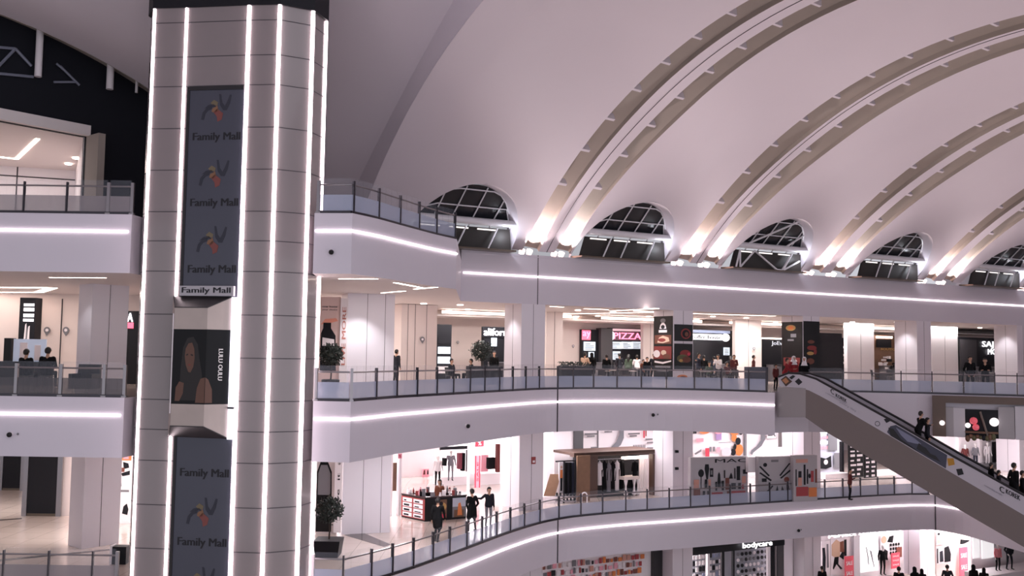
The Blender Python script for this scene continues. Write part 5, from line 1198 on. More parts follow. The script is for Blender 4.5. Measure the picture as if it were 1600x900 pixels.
ql = [p+V((-.7, -.7, 0)).normalized()*.01 for p in ql]
redk = mat('kiosk_red', (150, 58, 58), .5)
its = [(redk, R_(0, 0, 1, 1))]
gfx(kio, 'side_panel', ql, its)
its = []
for c in range(2):
    for r in range(4): its.append((pale_s, R_(.07+.46*c, .05+.235*r, .46+.46*c, .235+.235*r)))
o = gfx(kio, 'product_cards', [p+V((-.7, -.7, 0)).normalized()*.008 for p in ql], its[:1]); bpy.data.objects.remove(o)
mb = MB(); qq = [p+V((-.7, -.7, 0)).normalized()*.01 for p in ql]
for M_, pts in its: shape(mb, qq, pts, M_, .004, .002)
random.seed(5)
for c in range(2):
    for r in range(4): x = .12+.46*c; y = .08+.235*r; shape(mb, qq, R_(x, y, x+random.uniform(.1, .28), y+random.uniform(.04, .1)), dark_m, .004, .006)
mb.build('product_cards', pale_s, kio)
qr_ = [V((*K1, C_+.06)), V((*K2, C_+.06)), V((*K2, C_+1.0)), V((*K1, C_+1.0))]; qr_ = [p+V((.49, -.87, 0))*.01 for p in qr_]
mb = MB()
shape(mb, qr_, R_(.30, .04, .52, .94), brown_s, .004, .002); shape(mb, qr_, disc(qr_, .42, .6, .09, .2), gold_s, .004, .006); shape(mb, qr_, R_(.34, .06, .50, .24), red_s, .004, .008); shape(mb, qr_, disc(qr_, .38, .75, .05, .1), dark_m, .004, .009)
mb.build('poster', brown_s, kio)
mb = MB(); shape(mb, qr_, R_(.66, .04, .98, .98), grey1, .004, .002); shape(mb, qr_, R_(.66, .55, .98, .98), mat('sky_print', (186, 190, 206), .5), .004, .006); shape(mb, qr_, R_(.70, .04, .94, .4), brown_s, .004, .007); shape(mb, qr_, [(.78, .12), (.80, .7), (.85, .75), (.88, .5), (.90, .12)], orange_s, .004, .009); mb.build('poster', grey1, kio)
random.seed(8)
for i in range(34):
    e = random.choice(((K0, K1), (K1, K2), (K1, K2), (K2, K3), (K3, K0))); p = e[0].lerp(e[1], random.uniform(.06, .94)); p = cen+(p-cen)*random.uniform(.80, .95)
    mb = MB(); hh = random.uniform(.12, .34); r = random.uniform(.03, .07)
    if i % 3: mb.lathe([(r, 0), (r, hh*.6), (r*.4, hh*.75), (r*.4, hh)], (p.x, p.y, C_+1.10), 8)
    else: mb.obox((p.x, p.y, C_+1.10+hh/2), V((r*1.3, 0, 0)), V((0, r, 0)), V((0, 0, hh/2)))
    o = mb.build('bottle' if i % 3 else 'box', random.choice((pale_s, bright_w, PM['black'], redk, grey1, pinkp)))
    tag(o, 'little bottle among the goods standing on the kiosk counter' if i % 3 else 'little upright box among the goods on the kiosk counter', 'bottle' if i % 3 else 'box', 'bottles on the kiosk' if i % 3 else 'boxes on the kiosk')
mb = MB(); tp = K0.lerp(K3, .4); tq = tp.lerp(cen, .2); mb.hexa([(tq.x-.5, tq.y, C_+1.10), (tq.x+.2, tq.y, C_+1.10), (tq.x+.2, tq.y+.1, C_+1.10), (tq.x-.5, tq.y+.1, C_+1.10)], [(tq.x-.45, tq.y, C_+1.5), (tq.x+.15, tq.y, C_+1.5), (tq.x+.15, tq.y+.1, C_+1.5), (tq.x-.45, tq.y+.1, C_+1.5)], clear_m); mb.build('glass_guard', clear_m, kio)
person(V((cen.x+.25, cen.y+.2, C_)), -10, 'person with long brown hair and a brown top serving inside the kiosk', pose='stand', top='brown', legs='black', female=True)
cp = lambda px, py, f, lab, **k: person(P(px, py, C_), f, lab, **k)
cp(683, 847, 170, 'person in a long black coat walking in front of the kiosk', pose='walk', top='black', legs='black', coat=True, h=1.02)
cp(737, 830, 215, 'heavier person in black standing at the right corner of the kiosk', pose='pocket', top='black', legs='black', coat=True, h=1.04)
cp(763, 823, 25, 'person in a dark jacket and grey trousers reaching towards a companion', pose='reach', top='char', legs='grey', h=1.0)
# bottle banner and strip near the tower
ban2 = thing('hanging_banner', at(507, 41, C_), 'tall banner with a big dark drink bottle right of the tower, lower gallery', 'banner')
mb = MB(); q = pbox(mb, 494, 700, 527, 835, plane_y(41.4), .05, 0, mat('banner_pale', (212, 202, 202), .5), z0=C_); mb.build('banner_sheet', None, ban2)
gfx(ban2, 'bottle_picture', q, [(black_m, [(.02, .02), (.02, .72), (.18, .84), (.2, .94), (.5, .94), (.52, .84), (.72, .72), (.76, .02)]), (grey1, [(.08, .45), (.08, .70), (.2, .80), (.5, .80), (.66, .70), (.68, .45)]), (mat('label_brown', (86, 56, 46), .5), R_(.06, .26, .72, .33)), (grey1, R_(.06, .20, .72, .235))])
o, q = board('wall_strip', 'narrow white strip with dark upright letters on the broad lower column', 'banner', (522.5, 700, 534, 832), plane_y(41.1), .03, pale_s, z0=C_+.1)
q2 = [q[0]+(q[1]-q[0])*.72+(q[3]-q[0])*.3, q[0]+(q[1]-q[0])*.72+(q[3]-q[0])*.93, q[0]+(q[1]-q[0])*.3+(q[3]-q[0])*.93, q[0]+(q[1]-q[0])*.3+(q[3]-q[0])*.3]
letters(o, 'live  it  all', q2, ink_m, .004); gfx(o, 'mark', q, [(brown_s, R_(.3, .2, .7, .27))])
mb = MB(); pts = [P(527, 838, C_), P(545, 838, C_), P(608, 853, C_), P(590, 853, C_)]; 
mb.prism([P(538, 836, C_), P(566, 832, C_), P(611, 851, C_), P(600, 854.5, C_)], (0, 0, .006), mat('floor_inlay', (84, 74, 72), .2)); struct(mb, 'trim_7', None, 'dark inlaid band across the lower gallery floor', 'inlay')
o, q = board('fire_call_box', 'small red call box on the first white column of the lower gallery', 'call box', (831, 714, 837, 725), plane_w(.06), .06, redk)
gfx(o, 'label_plate', q, [(pale_s, R_(.2, .2, .8, .5))])
# white piers and the glass shop behind the wooden booth
def cpier(x0, x1, w, M, label, dp=.6, z1=None):
    mb = MB(); c = [cw(x0, w), cw(x1, w)]; t = (c[1]-c[0]).normalized(); nn = V((-t.y, t.x, 0))*dp
    mb.hexa([c[0], c[1], c[1]+nn, c[0]+nn], [p+V((0, 0, ZC1-C_-.02)) for p in (c[0], c[1], c[1]+nn, c[0]+nn)], M); return struct(mb, 'column', M, label, 'pier')
cpier(854, 864, -3.0, bright_w, 'slim bright white pier right of the first lower column'); cpier(866, 896, -4.5, bright_w, 'bright white wall panel left of the wooden booth')
cpier(896.5, 911, -4.4, mat('slate', (78, 76, 80), .5), 'slate grey pier behind the wooden booth')
g = thing('shopfront', cw(965, -6), 'white glass shopfront with grey arc behind the wooden booth', 'shopfront')
spart(g, 'window', [((911, 655, 1050, 790), -6.2, .06, bright_w, C_)])
spart(g, 'window_bar', [((933.5, 655, 935, 790), -6.1, .05, grey1, C_)])
q = prect(911, 668, 1026, 712, plane_w(-6.0))
mb = MB(); shape(mb, q, [(.30, .08), (.36, .30), (.44, .50), (.48, .75), (.48, .98), (.54, .98), (.54, .62), (.50, .38), (.42, .22), (.34, .05)], mat('arc_grey', (120, 120, 128), .5), .01, .01); mb.build('grey_arc', None, g)
mb = MB(); [shape(mb, q, R_(.67+.022*i, .12, .683+.022*i, .36), grey1, .01, .01) for i in range(8)]; mb.build('bar_pattern', grey1, g)
mb = MB(); [shape(mb, q, R_(a, b, a+c, b+.05), grey1, .01, .01) for a, b, c in ((.02, .78, .16), (.05, .70, .1), (.28, .84, .1), (.60, .74, .16), (.62, .66, .1), (.84, .52, .1), (.86, .40, .1), (.86, .2, .09), (.1, .3, .1), (.12, .2, .08))]; shape(mb, q, R_(.81, .60, .83, .98), red_s, .01, .01); shape(mb, q, R_(.84, .66, .855, .9), redk, .01, .01); mb.build('window_lettering', grey1, g)
wood = mat('booth_wood', (128, 96, 74), .5, noise=.18, nscale=4); woodd = mat('booth_frame', (88, 66, 58), .5)
bo = thing('booth', cw(965, -1.5), 'brown wooden fashion booth with hanging coats on the lower gallery', 'booth')
bw = -1.6
spart(bo, 'post', [((1020, 709.5, 1029.5, 779), bw, .35, woodd, C_)]); spart(bo, 'top_beam', [((897, 705, 1029.5, 711.5), bw, .4, woodd)])
spart(bo, 'wood_panel', [((902, 712, 922, 780), bw+.25, .1, wood, C_)]); spart(bo, 'inner_panel', [((922, 712, 934, 780), bw-.6, .2, woodd, C_)])
mb = MB(); a = cw(897, bw-.0); b = cw(1029, bw); zt = pzz(960, 706, bw); nn = V((-n.x, -n.y, 0))*2.2
mb.hexa([V((a.x, a.y, zt-.12)), V((b.x, b.y, zt-.12)), V((b.x, b.y, zt-.12))+nn, V((a.x, a.y, zt-.12))+nn], [V((a.x, a.y, zt)), V((b.x, b.y, zt)), V((b.x, b.y, zt))+nn, V((a.x, a.y, zt))+nn], woodd); mb.build('roof', woodd, bo)
spart(bo, 'back_panel', [((930, 711, 1020, 780), bw-2.0, .08, mat('booth_dark', (40, 38, 42), .5), C_)])
spart(bo, 'curtain', [((999, 716, 1020, 780), bw-1.2, .06, bright_w, C_)])
mb = MB(); 
for i in range(7): p = cw(1000.5+2.8*i, bw-1.1); mb.tube([p, p+V((0, 0, 2.1))], .05, 6, bright_w)
mb.build('curtain_pleats', bright_w, bo)
spart(bo, 'light_panel', [((976, 713.5, 1012, 717), bw-.5, .3, lamp_m)])
spart(bo, 'platform', [((932, 772, 976, 784), bw-.6, 1.2, dark_m, C_)])
def coat(px, y0, y1, w, M, label, wd=4.2):
    a = PV(px, (y0+y1)/2, plane_w(w)); z1 = pzz(px, y0, w); z0 = pzz(px, y1, w); r = wd/27/1.0*.5
    t = thing('hanging_coat', V((a.x, a.y, z0)), label, 'coat'); mb = MB(); h = z1-z0
    prof = [(r*1.25, 0), (r*1.15, h*.3), (r*.95, h*.6), (r*1.15, h*.86), (r*.9, h*.93), (r*.35, h*.97), (r*.3, h)]
    mb.lathe(prof, (0, 0, 0), 14); mb.v = [V((a.x+p.x*u.x-p.y*.6*u.y, a.y+p.x*u.y+p.y*.6*u.x, z0+p.z)) for p in mb.v]; mb.build('body', M, t)
    for sx in (-1, 1):
        mb = MB(); s0 = V((a.x, a.y, z0+h*.9))+V((u.x, u.y, 0))*sx*r*.95; mb.tube([s0, s0+V((u.x*sx*.06, u.y*sx*.06, -h*.3)), s0+V((u.x*sx*.07, u.y*sx*.07, -h*.55))], [.055, .05, .045], 8); mb.build('sleeve', M, t)
    mb = MB(); mb.tube([V((a.x, a.y, z1)), V((a.x, a.y, z1+.10))], .012, 6); mb.build('hook', steel_m, t)
for px, y0, y1, M, lab in ((937, 720, 758, 'white', 'pale blue white dress, leftmost of the hanging row in the booth'), (944.5, 719, 768, 'black', 'long black coat hanging right of the pale dress in the booth'), (951, 722, 768, 'grey', 'grey coat hanging third in the booth row'), (957.5, 720, 768, 'black', 'long black coat hanging fourth in the booth row'), (964, 719, 766, 'white', 'white patterned coat hanging fifth in the booth row'), (971, 718, 765, 'black', 'black coat hanging last in the booth row, beside the mannequin bust')): coat(px, y0, y1, bw-.7, PM[M], lab, 6.2)
mb = MB(); pw(mb, 934, 716.6, 974, 717.8, bw-.68, .05, 0, steel_m); mb.build('rail', steel_m, bo)
coat(992, 720, 745, bw-.5, PM['black'], 'black and white jacket on a bust above the wooden stool legs', 7)
sto = thing('display_table', cw(986, bw-.4), 'beige topped display table with white turned legs in the booth', 'table')
spart(sto, 'tabletop', [((975, 745, 999, 749.5), bw-.2, .7, beige_m)])
for px in (978, 991, 997): mb = MB(); p = cw(px, bw-.35); hz = pzz(986, 749, bw-.2)-C_; mb.lathe([(.05, 0), (.13, .1), (.06, hz*.35), (.05, hz*.6), (.11, hz*.92), (.09, hz)], p, 10); mb.build('leg', bright_w, sto)
spart(sto, 'goods', [((981, 751, 989, 778), bw-.5, .3, PM['black']), ((993.5, 751, 998, 778), bw-.5, .3, PM['black'])])
rk = thing('clothes_rack', cw(890, -1.2), 'black clothes rack left of the wooden booth', 'clothes rack')
spart(rk, 'frame', [((869, 719.5, 900, 721.5), -1.2, .08, dark_m), ((898.5, 721, 900, 785), -1.2, .08, dark_m, C_), ((881, 721, 882.5, 785), -1.2, .08, dark_m, C_)])
for i, px in enumerate((884.5, 888, 891.5, 895.5)): spart(rk, 'garment', [((px-1.5, 723, px+1.6, 771+2*(i % 2)), -1.3-.02*i, .35, PM[('black', 'char', 'black', 'navy')[i]])])
o, q = bd('tall_poster', 'narrow poster with an orange clad figure left of the clothes rack', 'poster', (873.5, 722, 880.5, 772), -1.5, pale_s, .06); gfx(o, 'figure', q, [(PM['skin'], disc(q, .5, .84, .18, .05)), (orange_s, [(.2, .5), (.25, .76), (.75, .76), (.8, .5)]), (dark_m, [(.3, .1), (.25, .5), (.75, .5), (.7, .1)])])
t = thing('easel_board', P(864, 786, C_), 'tilted wooden board on a low white stand beside the railing', 'board')
mb = MB(); a = P(864, 786, C_); mb.hexa([a+V((-.5, 0, .35)), a+V((.1, 0, .35)), a+V((.1, .06, .35)), a+V((-.5, .06, .35))], [a+V((-.15, .3, 1.45)), a+V((.42, .3, 1.45)), a+V((.42, .36, 1.45)), a+V((-.15, .36, 1.45))], wood); mb.build('panel', wood, t)
mb = MB(); mb.hexa([a+V((-.6, -.1, 0)), a+V((.5, -.1, 0)), a+V((.5, .5, 0)), a+V((-.6, .5, 0))], [a+V((-.6, -.1, .33)), a+V((.5, -.1, .33)), a+V((.5, .5, .33)), a+V((-.6, .5, .33))], bright_w); mb.build('stand', bright_w, t)
random.seed(3); t = thing('shoe_rack', P(884, 787, C_), 'low rack of black shoes at the railing left of the white arch', 'shoe rack'); mb = MB(); a = P(884, 787, C_); mb.box((a.x-.55, a.y, C_+.1), (a.x+.55, a.y+.35, C_+.16), steel_m); mb.box((a.x-.55, a.y+.1, C_+.35), (a.x+.55, a.y+.4, C_+.40), steel_m); mb.build('rack', steel_m, t)
mb = MB()
for i in range(12): x = a.x-.5+(i % 6)*.18; z = C_+.16+(i//6)*.24; mb.hexa([(x, a.y+.02, z), (x+.1, a.y+.02, z), (x+.1, a.y+.28, z), (x, a.y+.28, z)], [(x+.02, a.y+.1, z+.06), (x+.08, a.y+.1, z+.06), (x+.09, a.y+.27, z+.12), (x+.01, a.y+.27, z+.12)], PM['black'])
mb.build('shoes', PM['black'], t)
t = thing('arch_stand', P(913, 791, C_), 'small white arch shaped stand at the railing in front of the booth', 'stand'); a = P(913, 790, C_)
mb = MB(); mb.tube([a+V((-.14, 0, 0)), a+V((-.14, 0, .5))]+[a+V((-.14*cos(pi*i/8), 0, .5+.16*sin(pi*i/8))) for i in range(1, 8)]+[a+V((.14, 0, .5)), a+V((.14, 0, 0))], .035, 8, bright_w); mb.build('arch', bright_w, t)
for y, lab in ((705.5, 'upper small black device on the second white column, lower gallery'), (732, 'lower small black device on the second white column, lower gallery')):
    mb = MB(); p = PV(1057.5, y, plane_w(.06)); mb.obox(p, V((u.x, u.y, 0))*.09, V((n.x, n.y, 0))*.05, V((0, 0, .07)), dark_m); mb.tube([p+V((n.x, n.y, 0))*.04, p+V((n.x, n.y, 0))*.12], .045, 10, black_m); tag(mb.build('wall_device', dark_m), lab, 'wall device')
# cosmetics shopfront above the makeup boards
g = thing('shopfront', cw(1120, -6), 'white cosmetics window with orange flowers and pink patches above the makeup boards', 'shopfront')
spart(g, 'window', [((1076, 655, 1166, 780), -6.2, .06, bright_w, C_)])
q = prect(1077, 670, 1165, 716, plane_w(-6.05)); random.seed(21)
it = [(orange_s, disc(q, .80, .88, .08, .14)), (orange_s, disc(q, .88, .25, .075, .2)), (orange_s, disc(q, .79, .66, .05, .12)), (dark_m, disc(q, .86, .55, .05, .13)), (dark_m, disc(q, .77, .18, .05, .12)), (dark_m, disc(q, .91, .86, .035, .1)), (dark_m, disc(q, .80, .36, .03, .1)), (purple_s, R_(.46, .62, .56, .88)), (pinkp, disc(q, .5, .9, .07, .08)), (orange_s, disc(q, .26, .92, .09, .08)), (dark_m, R_(.06, .86, .12, .96)), (dark_m, R_(.36, .9, .44, .97)), (pinkp, R_(.12, .58, .24, .70)), (grey1, R_(.02, .5, .05, .7)), (grey1, R_(.34, .24, .38, .4)), (grey1, R_(.40, .24, .44, .4)), (red_s, R_(.27, .04, .34, .36)), (pinkp, R_(.47, .2, .53, .38)), (grey1, [(.08, .2), (.2, .34), (.2, .26), (.1, .16)]), (mat('lilac', (216, 204, 210), .5), disc(q, .64, .2, .09, .16)), (grey1, R_(.5, .52, .72, .54))]
for i, (M_, pts) in enumerate(it):
    pass
gfx(g, 'window_graphics', q, it)
spart(g, 'window_post', [((1163.5, 655, 1166.5, 780), -6.0, .1, grey1, C_)])
g = thing('shopfront', cw(1190, -6), 'white window with a grey arc and a small arrow sign beside the escalator landing', 'shopfront')
spart(g, 'window', [((1167, 655, 1216, 780), -6.2, .06, bright_w, C_)])
q = prect(1167, 668, 1216, 716, plane_w(-6.05)); gfx(g, 'grey_arc', q, [(mat('arc_grey'), [(.10, .18), (.14, .28), (.30, .40), (.44, .58), (.48, .98), (.60, .98), (.58, .62), (.46, .40), (.30, .28), (.2, .2), (.16, .12)])])
gfx(g, 'arrow_sign', q, [(mat('sign_grey_edge', (196, 190, 196), .5), R_(.62, .62, .96, .86)), (bright_w, R_(.64, .64, .94, .84)), (ink_m, [(.66, .72), (.66, .75), (.82, .75), (.82, .81), (.92, .70), (.88, .70), (.84, .75), (.80, .72)])])
mb = MB(); pw(mb, 1197, 700, 1230, 717, -3.0, .3, 0, bright_w); tag(mb.build('display_box', bright_w), 'white display box above the crossed pencil board', 'display')
# makeup boards along the railing
mk = mat('makeup_board', (178, 172, 178), .45)
def mboard(x0, y0, x1, wl, label, Y0=None):
    pl = ((P(x0, 788, C_).x-.22, P(x0, 788, C_).y+.7), (.30, -.954)); t = thing('advert_board', V((*PV((x0+x1)/2, 760, pl).xy, C_)), label, 'advert board'); mb = MB(); q = pbox(mb, x0, y0, x1, 790, pl, .3, .0, mk, z0=C_); mb.build('board', mk, t); return t, q
def stick(q, x, y0, y1, wd, M): return (M, R_(x-wd/2, y0, x+wd/2, y1))
lip = [mat('lip_red', (168, 60, 66), .5), mat('lip_brown', (120, 64, 52), .5), mat('lip_nude', (206, 150, 136), .5)]
t, q = mboard(1079, 714, 1168.5, 0, 'wide makeup advert board with large brand lettering and brushes at the railing')
letters(t, 'MAC', sub(q, .42, .87, .99, .955), dark_m, .01)
gfx(t, 'makeup_pictures', q, [(dark_m, disc(q, .18, .64, .05, .09)), stick(q, .18, .3, .56, .015, dark_m), (dark_m, [(.24, .74), (.25, .84), (.31, .84), (.32, .74), (.30, .5), (.27, .5)]), (dark_m, R_(.33, .55, .39, .75)), (grey1, R_(.345, .6, .375, .7)), (dark_m, [(.46, .3), (.47, .6), (.49, .66), (.51, .6), (.52, .3)]), (lip[1], R_(.60, .25, .67, .52)), (dark_m, [(.66, .5), (.68, .58), (.70, .64), (.72, .58), (.73, .5)]), (dark_m, R_(.80, .46, .86, .78)), (dark_m, R_(.91, .6, .99, .70)), (dark_m, [(.95, .7), (.96, .78), (.99, .76), (.99, .7)]), (lip[2], R_(.89, .38, .96, .55)), (lip[2], R_(.05, .2, .14, .5)), (lip[0], R_(.36, .1, .55, .2)), (lip[0], R_(.7, .1, .95, .22)), (dark_m, R_(.7, .26, .78, .40)), (dark_m, R_(.82, .26, .87, .40)), (lip[1], R_(.05, .08, .16, .3)), (dark_m, R_(.24, .3, .28, .5)), (lip[2], R_(.3, .3, .34, .5)), (dark_m, R_(.53, .24, .57, .46)), (dark_m, R_(.42, .24, .45, .44)), (lip[1], R_(.62, .08, .68, .22)), (dark_m, R_(.2, .1, .24, .24)), (dark_m, R_(.28, .08, .33, .24)), (dark_m, R_(.57, .52, .59, .7)), (dark_m, R_(.75, .5, .77, .74)), (lip[0], R_(.88, .26, .92, .36))])
mb = MB(); pl2 = ((P(1169, 787, C_).x-.22, P(1169, 787, C_).y+.7), (.3, -.954)); pbox(mb, 1169, 714.5, 1184.5, 738, pl2, .25, 0, bright_w); mb.build('white_card', bright_w, t)
t, q = mboard(1185, 713.5, 1237, 0, 'makeup advert board with crossed pencils at the railing')
gfx(t, 'makeup_pictures', q, [(grey1, R_(.38, .88, .6, .93)), (dark_m, disc(q, .20, .82, .06, .045)), (dark_m, [(.02, .78), (.06, .80), (.34, .58), (.30, .56)]), (dark_m, [(.02, .64), (.06, .66), (.40, .48), (.36, .45)]), (dark_m, [(.96, .84), (.92, .85), (.62, .58), (.66, .56)]), (dark_m, [(.98, .68), (.94, .70), (.64, .52), (.68, .50)]), (dark_m, R_(.10, .44, .24, .52)), (lip[1], disc(q, .84, .48, .08, .06)), (dark_m, [(.2, .2), (.4, .36), (.44, .34), (.26, .18)]), (dark_m, [(.5, .2), (.56, .36), (.6, .2)]), (dark_m, [(.66, .2), (.7, .34), (.78, .2)]), (dark_m, [(.82, .2), (.9, .36), (.94, .2)])])
t, q = mboard(1240, 711.5, 1277, 0, 'narrow makeup advert board with upright lipsticks beside the third lower column')
gfx(t, 'makeup_pictures', q, [(lip[2], R_(.1, .84, .6, .92)), (dark_m, R_(.08, .34, .13, .70)), (dark_m, R_(.2, .52, .33, .66)), (dark_m, R_(.42, .36, .5, .80)), (dark_m, R_(.55, .38, .61, .70)), (dark_m, disc(q, .67, .55, .05, .05)), (lip[0], R_(.72, .42, .84, .66)), (lip[1], R_(.9, .40, .98, .70)), (lip[2], R_(.18, .34, .34, .52)), (lip[0], R_(.1, .12, .6, .32)), (orange_s, R_(.62, .1, .96, .3))])
# shop right of the third column, price boards, white floor display
g = thing('shopfront', cw(1298, -5), 'pale blue window with stacked white words right of the third lower column', 'shopfront')
spart(g, 'window', [((1278, 655, 1318, 780), -5.0, .06, mat('pale_blue', (206, 208, 222), .4), C_)])
q = prect(1278, 668, 1318, 735, plane_w(-4.9))
for i, wd_ in enumerate(('NEW', 'SEASON', 'STYLE', 'TODAY')): letters(g, wd_, sub(q, .06, .86-.12*i, .38, .93-.12*i), pinkp if i % 2 else wht_e, .01)
gfx(g, 'lace_picture', q, [(grey1, R_(.4, .46, .75, .98)), (dark_m, [(.06, .06), (.06, .32), (.3, .28), (.5, .34), (.52, .08), (.3, .04)]), (pale_s, disc(q, .3, .2, .08, .06)), (grey1, R_(.62, .04, .95, .4))])
for i, (x0, y0, x1, y1, lab) in enumerate(((1327, 690, 1349, 746, 'left black price board with white rows under the escalator'), (1351.5, 694, 1370, 748, 'right black price board with white rows under the escalator'))):
    o, q = bd('price_board', lab, 'price board', (x0, y0, x1, y1), -2.2, black_m, .12)
    mb = MB(); random.seed(30+i)
    for r in range(7):
        for c in range(2): x = .08+.46*c; shape(mb, q, R_(x, .06+.13*r, x+random.uniform(.2, .4), .10+.13*r+random.uniform(0, .03)), pale_s, .004, .003)
    mb.build('price_rows', pale_s, o)
mb = MB(); pw(mb, 1315.5, 690, 1319, 780, -3, .2, 0, dark_m, C_); struct(mb, 'trim_8', dark_m, 'dark frame post left of the black price boards', 'post')
t = thing('display_counter', cw(1392, -3.5), 'low white display counters under the escalator, right of the price boards', 'counter')
spart(t, 'counter', [((1371, 735, 1420, 765), -3.5, .7, bright_w, C_)]); spart(t, 'counter', [((1290, 740, 1326, 775), -2.5, .7, bright_w, C_)])
cp(1328, 781, 60, 'person in dark maroon and grey standing at the lower railing by the price boards', pose='phone', top='maroon', legs='char', h=.97)
# shops seen under the bridge at the far right
g = thing('shopfront', cw(1535, -3), 'pale shop window with dresses and a dark panel under the bridge at far right', 'shopfront')
spart(g, 'window', [((1440, 660, 1690, 790), -3.2, .06, bright_w, C_)])
spart(g, 'dark_panel', [((1552, 690, 1571, 724), -3.0, .1, dark_m)])
spart(g, 'display_shelf', [((1515, 724, 1572, 729), -2.6, .5, grey1)])
spart(g, 'frame', [((1498, 680, 1502, 735), -3, .2, bright_w), ((1531, 680, 1534, 727), -3, .2, bright_w)])
mann(1508, 715, -2.7, 'mannequin in a black and red dress, left in the far right window', 'maroon', 'black', coat=True, z=pzz(1508, 733, -2.7))
mann(1524, 715, -2.7, 'mannequin in grey, second in the far right window', 'grey', 'navy', z=pzz(1524, 731, -2.7))
mann(1543, 715, -2.7, 'mannequin in pale clothes beside the dark panel in the far right window', 'white', 'white', z=pzz(1543, 729, -2.7))
# showcase in the bridge fascia, mirrored view rebuilt as solid parts
b0, b1 = V((19.5, 46.3)), V((28, 42.5)); bd_ = (b1-b0).normalized(); PBX = ((b0.x+bd_.y*.03, b0.y-bd_.x*.03), (bd_.y, -bd_.x))
sc = thing('showcase', V((*PV(1530, 660, PBX).xy, B_-FH)), 'brown framed showcase with red and white lanterns in the bridge edge at far right', 'showcase')
def sp(name, rect, t, off, M, z0=None, z1=None): mb = MB(); q = pbox(mb, *rect, PBX, t, off, M, z0, z1); mb.build(name, M, sc); return q
frame_b = mat('reflected_brown', (104, 88, 80), .5)
sp('frame', (1457, 622, 1478, 690), .25, .25, frame_b, B_-FH, B_-.05); sp('lintel', (1457, 620, 1690, 632), .25, .26, frame_b, None, B_-.05)
sp('pale_panel', (1478, 636, 1490, 690), .1, .14, mat('panel_a', (170, 164, 168), .4), B_-FH); sp('pale_panel', (1490, 637, 1508, 690), .1, .14, mat('panel_b', (206, 202, 208), .4), B_-FH)
sp('pale_panel', (1560, 636, 1585, 700), .1, .14, mat('panel_a'), B_-FH); sp('pale_panel', (1586, 636, 1690, 700), .1, .14, mat('panel_b'), B_-FH)
q = sp('dark_window', (1508, 640, 1560, 696), .06, .08, dark_m, B_-FH)
sp('shelf', (1508, 674, 1560, 677), .14, .2, brown_s)
mb = MB(); a = PV(1531, 643, PBX); b = PV(1546, 690, PBX); nn = V((bd_.y, -bd_.x, 0)); mb.tube([a+nn*.16, b+nn*.16], .05, 6, mat('brace', (120, 108, 100), .5)); mb.build('brace', None, sc)
mb = MB(); random.seed(2)
for i in range(9): c = PV(1512+5*i, 683+random.uniform(-2, 2), PBX)+nn*.16; mb.ball(c, (.12, .1, random.uniform(.08, .16)), 8, 6, random.choice((brown_s, mat('olive_goods', (92, 88, 60), .6), dark_m)))
mb.build('goods', brown_s, sc)
lan_w = mat('lantern_white', (250, 240, 240), .4, emit=1.2); lan_r = mat('lantern_red', (224, 96, 110), .4, emit=.4)
for x, y, r, M, lab in ((1472, 660, .12, lan_w, 'white lantern hanging on the brown showcase frame'), (1512, 664, .12, lan_w, 'white lantern at the left edge of the dark showcase window'), (1521, 657, .17, lan_r, 'upper red lantern in the dark showcase window'), (1524.5, 667, .15, lan_r, 'lower red lantern in the dark showcase window'), (1553, 659, .2, lan_w, 'largest pale lantern at the right of the dark showcase window')):
    p = PV(x, y, PBX)+nn*(.28 if x > 1480 else .42); mb = MB(); mb.ball(p, r, 14, 10, M); mb.tube([p+V((0, 0, r)), p+V((0, 0, r+.12))], .01, 5, dark_m); tag(mb.build('lantern', M), lab, 'lantern')
# ------------------------------------------------------------------ lower gallery, left of the tower
wally(44.7, at(35, 44.7, C_).x, -13, C_, ZC1, mat('stone_panel', (196, 186, 188), .35), 'pale panelled wall left of the tower on the lower gallery')
wally(52.4, -50, -22, C_, ZC1, mat('stone_panel'), 'far pale wall of the lower gallery at far left')
def door(k, x0, x1, y0, yb, Y, label):
    t = thing('door_%d' % k, at((x0+x1)/2, Y, C_), label, 'door'); t['kind'] = 'structure'
    a, b = at(x0, Y, C_), at(x1, Y, C_); z1 = ZC1-.1
    mb = MB(); mb.box((a.x, Y-.04, C_+.12), (b.x, Y, z1), dark_m); mb.build('door_leaf', dark_m, t)
    mb = MB(); mb.box((a.x-.22, Y-.1, C_), (a.x, Y, z1), steel_m); mb.box((b.x, Y-.1, C_), (b.x+.22, Y, z1), steel_m); mb.build('door_frame', steel_m, t)
    mb = MB(); mb.box((a.x, Y-.05, C_), (b.x, Y, C_+.12), bronze_m); mb.build('kick_plate', bronze_m, t)
door(1, 42, 88, 713, 807, 44.6, 'large black door panel on the lower gallery, nearer of the two at far left'); door(2, 4, 32, 715, 767, 52.3, 'black door panel further back on the lower gallery at far left')
mb = MB(); a = at(112, 44.3, C_); mb.box((a.x-.06, 44.4, C_), (a.x+.06, 44.6, ZC1), cove_m); tag(mb.build('light_line', cove_m), 'bright upright light line between black door and white column', 'wall light')
mb = MB(); mb.prism([P(-10, 812.5, C_), P(34, 809.5, C_), P(34, 811, C_), P(-10, 814.5, C_)], (0, 0, .005), mat('floor_inlay')); struct(mb, 'trim_9', None, 'thin dark inlay line in the floor before the far black door', 'inlay')
mb = MB(); mb.prism([P(-20, 876, C_), P(172, 858, C_), P(172, 860, C_), P(-20, 879, C_)], (0, 0, .005), mat('floor_inlay')); struct(mb, 'trim_10', None, 'thin dark inlay line behind the lower left railing', 'inlay')
sh = thing('shopfront', at(189, 43, C_), 'bright window with orange, black and white pictures between column and tower', 'shopfront')
q = prect(176, 706, 204, 860, plane_y(43)); q[0].z = q[1].z = C_
